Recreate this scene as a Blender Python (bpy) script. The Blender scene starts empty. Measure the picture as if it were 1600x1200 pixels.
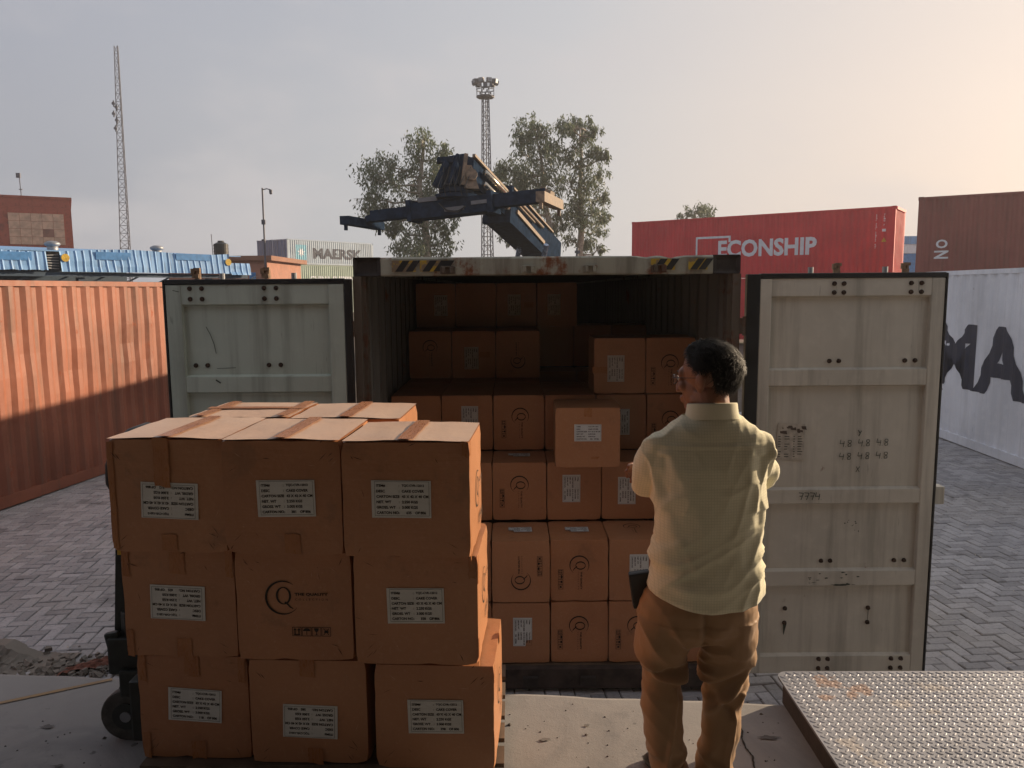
import bpy, bmesh, math, random
from mathutils import Vector, Matrix, noise, Euler
R = math.radians
sc = bpy.context.scene
COL = sc.collection
rnd = random.Random(7)

# ------------------------------------------------------------------ camera, sky, sun, exposure
cam_d = bpy.data.cameras.new("camera")
cam_d.sensor_width = 36.0
cam_d.lens = 36.0 * 1204 / 1600
cam_d.clip_start = 0.05
cam_d.clip_end = 3000
cam = bpy.data.objects.new("camera", cam_d)
COL.objects.link(cam)
_P, _RO = R(7.0), R(-0.45)
_f = Vector((0, math.cos(_P), -math.sin(_P)))
_u0 = Vector((0, math.sin(_P), math.cos(_P)))
_r0 = Vector((1, 0, 0))
_rt = _r0 * math.cos(_RO) + _u0 * math.sin(_RO)
_up = -_r0 * math.sin(_RO) + _u0 * math.cos(_RO)
cam.matrix_world = Matrix((( _rt.x, _up.x, -_f.x, 0.0), (_rt.y, _up.y, -_f.y, 0.0), (_rt.z, _up.z, -_f.z, 2.69), (0, 0, 0, 1)))
sc.camera = cam

SUN_EL, SUN_AZ = R(15.5), R(60.0)          # azimuth from +y towards +x
SUN = Vector((math.sin(SUN_AZ) * math.cos(SUN_EL), math.cos(SUN_AZ) * math.cos(SUN_EL), math.sin(SUN_EL)))
ld = bpy.data.lights.new("sun", 'SUN')
ld.energy = 4.2
ld.color = (1.0, 0.78, 0.54)
ld.angle = R(0.9)
lo = bpy.data.objects.new("sun", ld)
lo.rotation_euler = (-SUN).to_track_quat('-Z', 'Y').to_euler()
COL.objects.link(lo)

world = bpy.data.worlds.new("World")
sc.world = world
world.use_nodes = True
wt = world.node_tree
wt.nodes.clear()
def wn(t, **k):
    n = wt.nodes.new(t)
    for a, b in k.items():
        setattr(n, a, b)
    return n
wo = wn('ShaderNodeOutputWorld'); wb = wn('ShaderNodeBackground'); wb.inputs[1].default_value = 0.06
wt.links.new(wb.outputs[0], wo.inputs[0])
sky = wn('ShaderNodeTexSky', sky_type='NISHITA', sun_disc=False)
sky.sun_elevation = SUN_EL; sky.sun_rotation = SUN_AZ
sky.air_density = 1.0; sky.dust_density = 4.0; sky.ozone_density = 1.0
tc = wn('ShaderNodeTexCoord')
nrm = wn('ShaderNodeVectorMath', operation='NORMALIZE'); wt.links.new(tc.outputs['Generated'], nrm.inputs[0])
dot = wn('ShaderNodeVectorMath', operation='DOT_PRODUCT'); wt.links.new(nrm.outputs[0], dot.inputs[0]); dot.inputs[1].default_value = SUN
sep = wn('ShaderNodeSeparateXYZ'); wt.links.new(nrm.outputs[0], sep.inputs[0])
def ramp(stops, src):
    r = wn('ShaderNodeValToRGB'); wt.links.new(src, r.inputs[0])
    el = r.color_ramp.elements
    el[0].position, el[0].color = stops[0][0], (*stops[0][1], 1)
    el[1].position, el[1].color = stops[-1][0], (*stops[-1][1], 1)
    for p, c in stops[1:-1]:
        e = el.new(p); e.color = (*c, 1)
    return r
# smoggy sky: colour at the horizon depends on the angle from the sun, and thins with height
mp = wn('ShaderNodeMapRange'); wt.links.new(dot.outputs['Value'], mp.inputs[0]); mp.inputs[1].default_value = -1; mp.inputs[2].default_value = 1
hor = ramp([(0.0, (3.6, 3.6, 4.0)), (0.52, (4.05, 4.15, 4.6)), (0.66, (5.5, 5.5, 5.65)), (0.80, (6.7, 6.35, 6.2)), (0.90, (8.0, 6.8, 6.1)), (1.0, (10.5, 8.0, 6.6))], mp.outputs[0])
zen = ramp([(0.0, (4.0, 4.2, 4.9)), (0.5, (4.1, 4.3, 5.0)), (0.66, (4.6, 4.8, 5.4)), (0.80, (5.7, 5.8, 6.15)), (1.0, (9, 7.8, 7.0))], mp.outputs[0])
me = wn('ShaderNodeMapRange', interpolation_type='SMOOTHSTEP'); wt.links.new(sep.outputs[2], me.inputs[0]); me.inputs[1].default_value = 0.0; me.inputs[2].default_value = 0.42
hz = wn('ShaderNodeMixRGB'); wt.links.new(me.outputs[0], hz.inputs[0]); wt.links.new(hor.outputs[0], hz.inputs[1]); wt.links.new(zen.outputs[0], hz.inputs[2])
# faint soft clouds over the whole dome
cm = wn('ShaderNodeMapping'); wt.links.new(nrm.outputs[0], cm.inputs[0]); cm.inputs['Scale'].default_value = (1.6, 1.6, 3.6)
cn = wn('ShaderNodeTexNoise'); wt.links.new(cm.outputs[0], cn.inputs[0]); cn.inputs['Scale'].default_value = 1.7; cn.inputs['Detail'].default_value = 7; cn.inputs['Roughness'].default_value = 0.55
cr = wn('ShaderNodeMapRange', interpolation_type='SMOOTHSTEP'); wt.links.new(cn.outputs[0], cr.inputs[0]); cr.inputs[1].default_value = 0.48; cr.inputs[2].default_value = 0.72; cr.inputs[3].default_value = 0; cr.inputs[4].default_value = 0.6
cc = wn('ShaderNodeMixRGB', blend_type='MIX'); wt.links.new(cr.outputs[0], cc.inputs[0]); wt.links.new(hz.outputs[0], cc.inputs[1]); cc.inputs[2].default_value = (6.5, 6.1, 6.15, 1)
mx = wn('ShaderNodeMixRGB'); mx.inputs[0].default_value = 0.9; wt.links.new(sky.outputs[0], mx.inputs[1]); wt.links.new(cc.outputs[0], mx.inputs[2])
wt.links.new(mx.outputs[0], wb.inputs[0])

sc.view_settings.view_transform = 'Standard'
sc.view_settings.look = 'None'
sc.view_settings.gamma = 1
sc.view_settings.exposure = 0.75
sc.view_settings.use_curve_mapping = False
sc.render.engine = 'CYCLES'
sc.cycles.max_bounces = 8
sc.cycles.diffuse_bounces = 4
sc.cycles.use_denoising = True

# ------------------------------------------------------------------ helpers: materials
class NT:
    def __init__(s, name):
        s.m = bpy.data.materials.new(name); s.m.use_nodes = True
        s.t = s.m.node_tree; s.t.nodes.clear()
        s.out = s.n('ShaderNodeOutputMaterial'); s.b = s.n('ShaderNodeBsdfPrincipled')
        s.l(s.b.outputs[0], s.out.inputs[0])
        s.tc = s.n('ShaderNodeTexCoord')
        s.co = s.tc.outputs['Object']
    def n(s, t, **k):
        n = s.t.nodes.new(t)
        for a, b in k.items():
            setattr(n, a, b)
        return n
    def l(s, a, b):
        s.t.links.new(a, b)
    def vary(s, k=37.0):
        """offset the coordinates per object"""
        oi = s.n('ShaderNodeObjectInfo')
        mu = s.n('ShaderNodeMath', operation='MULTIPLY'); s.l(oi.outputs['Random'], mu.inputs[0]); mu.inputs[1].default_value = k
        ad = s.n('ShaderNodeVectorMath', operation='ADD'); s.l(s.co, ad.inputs[0]); s.l(mu.outputs[0], ad.inputs[1])
        s.co = ad.outputs[0]
        return oi.outputs['Random']
    def noise(s, scale, detail=4, rough=0.55, st=(1, 1, 1), dist=0.0):
        mp = s.n('ShaderNodeMapping'); s.l(s.co, mp.inputs[0]); mp.inputs['Scale'].default_value = st
        n = s.n('ShaderNodeTexNoise'); s.l(mp.outputs[0], n.inputs[0])
        n.inputs['Scale'].default_value = scale; n.inputs['Detail'].default_value = detail
        n.inputs['Roughness'].default_value = rough; n.inputs['Distortion'].default_value = dist
        return n.outputs[0]
    def rng(s, v, a, b, c=0.0, d=1.0, smooth=True):
        m = s.n('ShaderNodeMapRange'); s.l(v, m.inputs[0])
        if smooth: m.interpolation_type = 'SMOOTHSTEP'
        for i, x in enumerate((a, b, c, d)): m.inputs[i + 1].default_value = x
        return m.outputs[0]
    def math(s, op, a, b):
        m = s.n('ShaderNodeMath', operation=op)
        for i, x in enumerate((a, b)):
            if isinstance(x, (int, float)): m.inputs[i].default_value = x
            else: s.l(x, m.inputs[i])
        return m.outputs[0]
    def mix(s, f, a, b, mode='MIX'):
        m = s.n('ShaderNodeMixRGB', blend_type=mode)
        for i, x in enumerate((f, a, b)):
            if isinstance(x, (int, float)): m.inputs[i].default_value = x
            elif isinstance(x, (tuple, list)): m.inputs[i].default_value = (*x[:3], 1)
            else: s.l(x, m.inputs[i])
        return m.outputs[0]
    def col(s, c):
        if isinstance(c, (tuple, list)): s.b.inputs['Base Color'].default_value = (*c, 1)
        else: s.l(c, s.b.inputs['Base Color'])
    def rough(s, r):
        if isinstance(r, (int, float)): s.b.inputs['Roughness'].default_value = r
        else: s.l(r, s.b.inputs['Roughness'])
    def bump(s, h, dist=0.002, strength=1.0):
        b = s.n('ShaderNodeBump'); s.l(h, b.inputs['Height']); b.inputs['Distance'].default_value = dist; b.inputs['Strength'].default_value = strength
        s.l(b.outputs[0], s.b.inputs['Normal'])
    def set(s, **k):
        for a, b in k.items():
            s.b.inputs[a.replace('_', ' ')].default_value = b
        return s

def simple(name, c, rough=0.6, metal=0.0, var=0.15, scale=6, bump=0.0):
    t = NT(name); t.vary()
    n = t.noise(scale, 5)
    f = t.rng(n, 0.3, 0.7, 1 - var, 1 + var)
    t.col(t.mix(1.0, c, f, 'MULTIPLY')); t.rough(t.rng(n, 0.2, 0.8, max(0.05, rough - 0.1), min(1, rough + 0.1)))
    t.b.inputs['Metallic'].default_value = metal
    if bump: t.bump(t.noise(scale * 6, 4), bump)
    return t.m

def paint(name, c, rust=0.3, dirt=0.35, rough=0.55, fade=0.12, rustcol=(0.115, 0.042, 0.018), dirtcol=(0.09, 0.075, 0.055), bump=0.0015):
    """old container paint: fading, vertical dirt streaks, rust blooms and runs"""
    t = NT(name); t.vary(11)
    big = t.noise(0.7, 5); fine = t.noise(9, 6, 0.65)
    base = t.mix(1.0, c, t.rng(big, 0.3, 0.7, 1 - fade, 1 + fade), 'MULTIPLY')
    base = t.mix(t.rng(fine, 0.45, 0.75, 0, 0.25), base, tuple(min(1, x * 1.35 + 0.03) for x in c))
    st = t.noise(1.0, 5, 0.6, st=(9, 9, 0.55))
    base = t.mix(t.math('MULTIPLY', t.rng(st, 0.46, 0.72), dirt), base, dirtcol)
    spk = t.noise(3.1, 8, 0.72); run = t.noise(1.0, 4, 0.6, st=(16, 16, 1.1))
    rr = t.math('ADD', t.math('MULTIPLY', spk, 0.72), t.math('MULTIPLY', run, 0.28))
    rmask = t.rng(rr, 0.66 - 0.16 * rust, 0.72 - 0.13 * rust)
    base = t.mix(rmask, base, t.mix(fine, rustcol, tuple(x * 2.2 for x in rustcol)))
    scr = t.noise(2.2, 3, 0.5, st=(22, 22, 1.2), dist=1.5)
    base = t.mix(t.rng(scr, 0.70, 0.74, 0, 0.45), base, tuple(x * 0.35 for x in c))
    t.col(base); t.rough(t.mix(rmask, t.rng(fine, 0.3, 0.7, rough - 0.12, rough + 0.12), (0.92, 0.92, 0.92)))
    t.bump(t.math('ADD', fine, t.math('MULTIPLY', rmask, 0.8)), bump)
    return t.m

# ------------------------------------------------------------------ helpers: meshes and objects
def link(name, data, parent=None, loc=None, rot=None):
    o = bpy.data.objects.new(name, data)
    COL.objects.link(o)
    if parent is not None: o.parent = parent
    if loc is not None: o.location = loc
    if rot is not None: o.rotation_euler = rot
    return o

def thing(name, label, cat, loc=(0, 0, 0), rz=0.0, group=None, rot=None):
    o = link(name, None, None, loc, rot if rot else (0, 0, rz))
    o.empty_display_size = 0.1
    o['label'] = label; o['category'] = cat
    if group: o['group'] = group
    return o

def tag(o, label, cat, group=None):
    o['label'] = label; o['category'] = cat
    if group: o['group'] = group
    return o

class MB:
    def __init__(s): s.v = []; s.f = []; s.mi = []; s.cur = 0
    def add(s, vs, fs):
        k = len(s.v); s.v += [tuple(x) for x in vs]
        s.f += [tuple(i + k for i in f) for f in fs]; s.mi += [s.cur] * len(fs)
        return s
    def box(s, a, b):
        (x0, y0, z0), (x1, y1, z1) = a, b
        return s.add([(x0, y0, z0), (x1, y0, z0), (x1, y1, z0), (x0, y1, z0), (x0, y0, z1), (x1, y0, z1), (x1, y1, z1), (x0, y1, z1)],
                     [(0, 3, 2, 1), (4, 5, 6, 7), (0, 1, 5, 4), (1, 2, 6, 5), (2, 3, 7, 6), (3, 0, 4, 7)])
    def hexa(s, pts):
        return s.add(pts, [(0, 3, 2, 1), (4, 5, 6, 7), (0, 1, 5, 4), (1, 2, 6, 5), (2, 3, 7, 6), (3, 0, 4, 7)])
    def beam(s, p0, p1, w, h, up=(0, 0, 1), w1=None, h1=None):
        p0, p1 = Vector(p0), Vector(p1); d = (p1 - p0).normalized()
        side = d.cross(Vector(up))
        if side.length < 1e-4: side = d.cross(Vector((0, 1, 0)))
        side.normalize(); u = side.cross(d)
        w1 = w if w1 is None else w1; h1 = h if h1 is None else h1
        q = []
        for p, ww, hh in ((p0, w, h), (p1, w1, h1)):
            for a, b in ((-1, -1), (1, -1), (1, 1), (-1, 1)):
                q.append(p + side * a * ww / 2 + u * b * hh / 2)
        return s.add(q, [(0, 3, 2, 1), (4, 5, 6, 7), (0, 1, 5, 4), (1, 2, 6, 5), (2, 3, 7, 6), (3, 0, 4, 7)])
    def cyl(s, p0, p1, r, n=10, r1=None, caps=True):
        p0, p1 = Vector(p0), Vector(p1); d = (p1 - p0).normalized()
        a = d.orthogonal().normalized(); b = d.cross(a); r1 = r if r1 is None else r1
        vs = []
        for p, rr in ((p0, r), (p1, r1)):
            for i in range(n):
                t = 2 * math.pi * i / n
                vs.append(p + (a * math.cos(t) + b * math.sin(t)) * rr)
        fs = [(i, (i + 1) % n, n + (i + 1) % n, n + i) for i in range(n)]
        if caps: fs += [tuple(range(n - 1, -1, -1)), tuple(range(n, 2 * n))]
        return s.add(vs, fs)
    def tube(s, pts, r, n=8, closed=False):
        pts = [Vector(p) for p in pts]; N = len(pts); vs = []; prev = None
        for i, p in enumerate(pts):
            a = pts[(i - 1) % N] if (closed or i > 0) else p
            b = pts[(i + 1) % N] if (closed or i < N - 1) else p
            d = (b - a).normalized()
            if prev is None: u = d.orthogonal().normalized()
            else:
                u = prev - d * prev.dot(d)
                u = u.normalized() if u.length > 1e-5 else d.orthogonal().normalized()
            prev = u; w = d.cross(u); rr = r[i] if isinstance(r, (list, tuple)) else r
            for k in range(n):
                t = 2 * math.pi * k / n
                vs.append(p + (u * math.cos(t) + w * math.sin(t)) * rr)
        fs = []
        for i in range(N if closed else N - 1):
            j = (i + 1) % N
            for k in range(n):
                fs.append((i * n + k, i * n + (k + 1) % n, j * n + (k + 1) % n, j * n + k))
        if not closed: fs += [tuple(range(n - 1, -1, -1)), tuple((N - 1) * n + k for k in range(n))]
        return s.add(vs, fs)
    def loft(s, rings, n=24, ex=2.0):
        """rings: (centre, half x, half y[, exponent]) horizontal ellipses, capped"""
        vs = []
        for rg in rings:
            c, a, b = rg[:3]; e = rg[3] if len(rg) > 3 else ex
            for k in range(n):
                t = 2 * math.pi * k / n; ct, st = math.cos(t), math.sin(t)
                vs.append((c[0] + a * math.copysign(abs(ct) ** (2 / e), ct), c[1] + b * math.copysign(abs(st) ** (2 / e), st), c[2]))
        fs = []
        for i in range(len(rings) - 1):
            for k in range(n):
                fs.append((i * n + k, i * n + (k + 1) % n, (i + 1) * n + (k + 1) % n, (i + 1) * n + k))
        fs += [tuple(range(n - 1, -1, -1)), tuple((len(rings) - 1) * n + k for k in range(n))]
        return s.add(vs, fs)
    def ball(s, c, r, nu=16, nv=10, M=None):
        vs = []; r = (r, r, r) if isinstance(r, (int, float)) else r
        for j in range(nv + 1):
            ph = math.pi * j / nv
            for i in range(nu):
                t = 2 * math.pi * i / nu
                p = Vector((r[0] * math.sin(ph) * math.cos(t), r[1] * math.sin(ph) * math.sin(t), r[2] * math.cos(ph)))
                if M is not None: p = M @ p
                vs.append(Vector(c) + p)
        fs = []
        for j in range(nv):
            for i in range(nu):
                fs.append((j * nu + i, (j + 1) * nu + i, (j + 1) * nu + (i + 1) % nu, j * nu + (i + 1) % nu))
        return s.add(vs, fs)
    def mesh(s, name, mats, smooth=False, merge=False):
        me = bpy.data.meshes.new(name); me.from_pydata(s.v, [], s.f)
        if not isinstance(mats, (list, tuple)): mats = [mats]
        for m in mats: me.materials.append(m)
        for p, k in zip(me.polygons, s.mi):
            p.material_index = k; p.use_smooth = smooth
        if merge:
            bm = bmesh.new(); bm.from_mesh(me); bmesh.ops.remove_doubles(bm, verts=bm.verts, dist=1e-5); bmesh.ops.dissolve_degenerate(bm, dist=1e-6, edges=bm.edges); bm.to_mesh(me); bm.free()
        me.update()
        return me
    def build(s, name, mats, parent=None, loc=None, rot=None, smooth=False, kind=None, merge=False):
        o = link(name, s.mesh(name, mats, smooth, merge), parent, loc, rot)
        if kind: o['kind'] = kind
        return o

def soften(me, w=0.004, seg=2):
    bm = bmesh.new(); bm.from_mesh(me)
    es = [e for e in bm.edges if len(e.link_faces) == 2 and e.calc_face_angle(0) > 0.5]
    if es: bmesh.ops.bevel(bm, geom=es, offset=w, segments=seg, affect='EDGES', profile=0.6)
    bm.to_mesh(me); bm.free(); me.update()

_txt = {}
def text_data(s, bold=0.0, space=1.0):
    """flat letters as verts and faces, cap height about 0.73, left aligned at the origin"""
    k = (s, bold, space)
    if k not in _txt:
        cu = bpy.data.curves.new("lettering", 'FONT'); cu.body = s; cu.offset = bold; cu.space_character = space
        cu.resolution_u = 3; cu.fill_mode = 'FRONT'
        o = bpy.data.objects.new("lettering", cu); COL.objects.link(o)
        bpy.context.view_layer.update()
        me = bpy.data.meshes.new_from_object(o.evaluated_get(bpy.context.evaluated_depsgraph_get()))
        vs = [tuple(v.co) for v in me.vertices]; fs = [tuple(p.vertices) for p in me.polygons]
        bpy.data.objects.remove(o); bpy.data.curves.remove(cu); bpy.data.meshes.remove(me)
        xs = [v[0] for v in vs]; ys = [v[1] for v in vs]
        _txt[k] = (vs, fs, min(xs), max(xs), min(ys), max(ys))
    return _txt[k]

def text_into(mb, s, x, y, w=None, h=None, bold=0.0, space=1.0, rot=0.0, fn=None, z=0.0, center=False):
    """letters scaled to width w or height h with their lower left corner at x, y in a plane"""
    vs, fs, x0, x1, y0, y1 = text_data(s, bold, space)
    sy = h / (y1 - y0) if h else w / (x1 - x0)
    sx = w / (x1 - x0) if w else sy
    if not h: sy = sx
    c, t = math.cos(rot), math.sin(rot); out = []
    ox = (x1 - x0) * sx / 2 if center else 0; oy = (y1 - y0) * sy / 2 if center else 0
    for v in vs:
        a, b = (v[0] - x0) * sx - ox, (v[1] - y0) * sy - oy
        out.append((x + a * c - b * t, y + a * t + b * c, z))
    if fn: out = [fn(p) for p in out]
    mb.add(out, fs)

def bend_to(me, breaks, axis=0):
    """cut a mesh at the given coordinates along an axis so it can follow a folded wall"""
    bm = bmesh.new(); bm.from_mesh(me)
    lo_, hi = min(v.co[axis] for v in bm.verts), max(v.co[axis] for v in bm.verts)
    no = Vector((1, 0, 0)) if axis == 0 else Vector((0, 0, 1))
    for b in breaks:
        if lo_ < b < hi:
            bmesh.ops.bisect_plane(bm, geom=bm.verts[:] + bm.edges[:] + bm.faces[:], plane_co=no * b, plane_no=no, dist=1e-5)
    bm.to_mesh(me); bm.free()

# ------------------------------------------------------------------ materials
M_cream = paint("cream_container_paint", (0.34, 0.335, 0.27), rust=0.25, dirt=0.4)
M_creamr = paint("cream_paint_rusting", (0.37, 0.365, 0.29), rust=0.85, dirt=0.65)
M_post = paint("rusty_post_paint", (0.12, 0.095, 0.07), rust=1.0, dirt=0.7, rustcol=(0.07, 0.03, 0.016))
M_door_l = paint("grey_green_door_paint", (0.44, 0.49, 0.42), rust=0.25, dirt=0.4)
M_door_r = paint("bounce_warmed_door_paint", (0.56, 0.53, 0.45), rust=0.25, dirt=0.4)  # lighter and warmer than the left door, bounced light put into the colour
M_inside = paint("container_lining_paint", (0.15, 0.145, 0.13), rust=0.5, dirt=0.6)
M_dark = simple("dark_casting_steel", (0.045, 0.036, 0.032), 0.7, 0.2, 0.4, 14, 0.002)
M_orange = paint("orange_container_paint", (0.285, 0.098, 0.055), rust=0.5, dirt=0.45, fade=0.25, rustcol=(0.2, 0.06, 0.03))
M_white = paint("white_container_paint", (0.78, 0.81, 0.88), rust=0.2, dirt=0.12)
M_red = paint("red_container_paint", (0.60, 0.035, 0.045), rust=0.0, dirt=0.12)
M_brown = paint("brown_container_paint", (0.27, 0.085, 0.07), rust=0.2, dirt=0.3)
M_maroon = paint("maroon_container_paint", (0.22, 0.06, 0.05), rust=0.1)
M_silver = paint("pale_grey_container_paint", (0.36, 0.44, 0.52), rust=0.1, dirt=0.3)
M_bluedoor = paint("slate_blue_container_paint", (0.14, 0.19, 0.30), rust=0.2)
M_green = paint("faded_green_container_paint", (0.30, 0.38, 0.31), rust=0.2, dirt=0.3)
M_slate = paint("slate_container_paint", (0.14, 0.19, 0.21), rust=0.2)
M_rubber = simple("black_rubber", (0.012, 0.013, 0.014), 0.45, 0, 0.3)
M_ink = simple("black_print", (0.02, 0.014, 0.010), 0.7, 0, 0.1)
M_navy = simple("navy_print", (0.05, 0.056, 0.085), 0.6)
M_whiteprint = simple("white_print", (0.74, 0.76, 0.80), 0.6, 0, 0.06)
M_skyprint = simple("light_blue_print", (0.22, 0.50, 0.62), 0.6)
M_faint = simple("weathered_print", (0.5, 0.4, 0.36), 0.7)
M_marker = simple("marker_ink", (0.05, 0.06, 0.045), 0.8)
M_rustbolt = simple("rusty_bolt", (0.05, 0.026, 0.016), 0.85, 0.1, 0.4, 40)
M_yellow = simple("worn_yellow_sticker", (0.50, 0.32, 0.03), 0.6, 0, 0.35, 30)
M_stickblack = simple("worn_black_sticker", (0.02, 0.02, 0.02), 0.6, 0, 0.4, 30)
M_paper = simple("label_paper", (0.66, 0.67, 0.64), 0.7, 0, 0.05, 12, 0.0004)
M_oldpaper = simple("old_sheet", (0.45, 0.41, 0.34), 0.8, 0, 0.2, 25)
M_steel = simple("galvanised_steel", (0.30, 0.31, 0.33), 0.5, 0.5, 0.2)
M_mast = simple("grey_mast_steel", (0.13, 0.13, 0.15), 0.6, 0.3, 0.2)
M_glass = simple("dark_glass", (0.03, 0.035, 0.04), 0.12, 0, 0.1)

def m_cardboard(nm="corrugated_cardboard", pale=0):
    t = NT(nm); r = t.vary(53)
    a = t.noise(2.4, 5, 0.6); b = t.noise(60, 4, 0.7); st = t.noise(1.0, 3, 0.5, st=(6, 6, 150))
    c = t.mix(t.rng(a, 0.35, 0.68), (0.46, 0.20, 0.088), (0.40, 0.168, 0.072))
    c = t.mix(t.rng(r, 0, 1, 0, 0.35, False), c, (0.48, 0.24, 0.12))
    c = t.mix(t.rng(b, 0.5, 0.8, 0, 0.3), c, (0.60, 0.36, 0.21))
    sc_ = t.noise(1.0, 4, 0.65, st=(90, 90, 5), dist=2.0)
    c = t.mix(t.rng(sc_, 0.64, 0.72, 0, 0.4), c, (0.30, 0.15, 0.08))
    sm = t.noise(5, 6, 0.7)
    c = t.mix(t.rng(sm, 0.58, 0.70, 0, 0.45), c, (0.25, 0.12, 0.06))
    if pale: c = t.mix(t.rng(a, 0.3, 0.7, 0.7, 0.9), c, (0.70, 0.50, 0.37))  # pale copy for top flaps: sun and sky sheen put into the colour
    t.col(c); t.rough(0.40); t.set(Specular_IOR_Level=0.65)
    t.bump(t.math('ADD', t.math('ADD', t.math('MULTIPLY', a, 3.5), t.math('MULTIPLY', b, 0.15)), t.math('MULTIPLY', st, 0.16)), 0.004, 0.8)
    return t.m
M_card = m_cardboard(); M_cardtop = m_cardboard('sheen_paled_cardboard', 1)

def m_tape():
    t = NT("brown_packing_tape"); t.vary(23)
    a = t.noise(8, 4, 0.6, st=(1, 1, 6)); w = t.noise(30, 5, 0.7, st=(6, 1, 1))
    t.col(t.mix(t.rng(a, 0.3, 0.7), (0.36, 0.135, 0.048), (0.44, 0.185, 0.07))); t.rough(t.rng(w, 0.3, 0.7, 0.22, 0.42))
    t.bump(t.math('ADD', a, w), 0.0012, 0.8)
    return t.m
M_tape = m_tape()

def m_concrete(name, c=(0.34, 0.325, 0.315), dark=(0.16, 0.16, 0.165)):
    t = NT(name)
    a = t.noise(0.55, 6, 0.6); b = t.noise(5, 8, 0.7); f = t.noise(90, 4, 0.7); st = t.noise(1.6, 5, 0.6, dist=1.2)
    base = t.mix(t.rng(a, 0.3, 0.7), c, tuple(x * 0.8 for x in c))
    base = t.mix(t.rng(b, 0.42, 0.75, 0, 0.4), base, tuple(x * 1.2 for x in c))
    base = t.mix(t.rng(st, 0.48, 0.68, 0, 0.55), base, dark)
    bl = t.noise(2.7, 7, 0.7, dist=0.4); base = t.mix(t.rng(bl, 0.56, 0.66, 0, 0.35), base, dark)
    base = t.mix(t.rng(f, 0.62, 0.78, 0, 0.5), base, tuple(x * 0.45 for x in c))
    sp = t.noise(13, 3, 0.5)
    base = t.mix(t.rng(sp, 0.70, 0.75, 0, 0.65), base, tuple(x * 0.4 for x in dark))
    t.col(base); t.rough(t.rng(b, 0.3, 0.7, 0.72, 0.92))
    t.bump(t.math('ADD', t.math('MULTIPLY', b, 1.5), t.math('MULTIPLY', f, 0.5)), 0.003, 0.7)
    return t.m
M_conc = m_concrete("worn_concrete")
M_kerb = m_concrete("broken_concrete", (0.22, 0.195, 0.165), (0.07, 0.06, 0.05))
M_wall = m_concrete("shed_plaster", (0.20, 0.18, 0.16))

def m_paver():
    t = NT("paver_concrete"); r = t.vary(91)
    g = t.n('ShaderNodeNewGeometry')
    old = t.co; t.co = g.outputs['Position']
    a = t.noise(0.5, 5, 0.6); b = t.noise(40, 5, 0.7)
    isl = g.outputs['Random Per Island']
    rr = t.math('FRACT', t.math('ADD', isl, r), 0.0)
    c = t.mix(rr, (0.28, 0.275, 0.285), (0.45, 0.44, 0.455))
    c = t.mix(t.rng(a, 0.4, 0.7, 0, 0.5), c, (0.42, 0.39, 0.36))
    c = t.mix(t.rng(b, 0.45, 0.75, 0, 0.5), c, (0.12, 0.115, 0.11))
    st = t.noise(1.3, 6, 0.65, dist=1.0); c = t.mix(t.rng(st, 0.55, 0.70, 0, 0.55), c, (0.12, 0.115, 0.115))
    t.col(c); t.rough(0.85); t.bump(b, 0.003, 0.8)
    return t.m
M_paver = m_paver()
def m_dirt():
    t = NT("sandy_dirt")
    a = t.noise(0.8, 6, 0.65); b = t.noise(50, 5, 0.7)
    t.col(t.mix(t.rng(a, 0.3, 0.7), (0.075, 0.06, 0.048), (0.15, 0.12, 0.095))); t.rough(0.95); t.bump(b, 0.006)
    return t.m
M_dirt = m_dirt()

def m_plate():
    t = NT("diamond_plate_steel")
    a = t.noise(1.6, 6, 0.65); b = t.noise(22, 6, 0.7)
    c = t.mix(t.rng(a, 0.35, 0.65), (0.27, 0.28, 0.31), (0.38, 0.385, 0.42))
    c = t.mix(t.rng(b, 0.5, 0.8, 0, 0.5), c, (0.11, 0.10, 0.10))
    def blobs(cs, k):
        e = t.noise(16, 6, 0.7); o = None
        for (x, y, r_, sy) in cs:
            v = t.n('ShaderNodeVectorMath', operation='SUBTRACT'); t.l(t.co, v.inputs[0]); v.inputs[1].default_value = (x, y, 0.118)
            w = t.n('ShaderNodeVectorMath', operation='MULTIPLY'); t.l(v.outputs[0], w.inputs[0]); w.inputs[1].default_value = (1, sy, 0.1)
            l_ = t.n('ShaderNodeVectorMath', operation='LENGTH'); t.l(w.outputs[0], l_.inputs[0])
            m = t.rng(t.math('ADD', t.math('MULTIPLY', l_.outputs['Value'], 1 / r_), t.math('MULTIPLY', e, 3.2)), 2.2, 2.0, 0, 1)
            m = t.rng(t.math('ADD', t.math('MULTIPLY', l_.outputs['Value'], 1 / r_), t.math('MULTIPLY', e, 3.2)), 2.0, 2.25, 1, 0)
            o = m if o is None else t.math('MAXIMUM', o, m)
        return o
    rm = blobs([(0.20, -0.10, 0.09, 1.0), (0.13, -0.22, 0.05, 1.2), (0.30, -0.16, 0.07, 1.0), (0.26, -0.20, .05, 1)], 0)
    t2 = blobs([(0.62, -0.14, 0.10, 2.0), (0.42, -0.27, 0.07, 1.3), (0.10, -0.55, 0.07, 0.8), (0.14, -0.66, 0.05, 0.8), (0.52, -0.33, 0.05, 2)], 1)
    c = t.mix(t.math('MULTIPLY', rm, 0.5), c, (0.45, 0.23, 0.11)); c = t.mix(t.math('MULTIPLY', t2, 0.7), c, (0.52, 0.48, 0.45))
    t.col(c); t.l(t.math('SUBTRACT', 0.5, t.math('MULTIPLY', t.math('MAXIMUM', rm, t2), 0.45)), t.b.inputs['Metallic'])
    t.rough(t.rng(b, 0.3, 0.7, 0.52, 0.72)); t.bump(b, 0.0012)
    return t.m
M_plate = m_plate()
M_platepaint = simple("plate_frame_steel", (0.09, 0.075, 0.065), 0.75, 0.3, 0.3, 12, 0.002)

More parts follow.
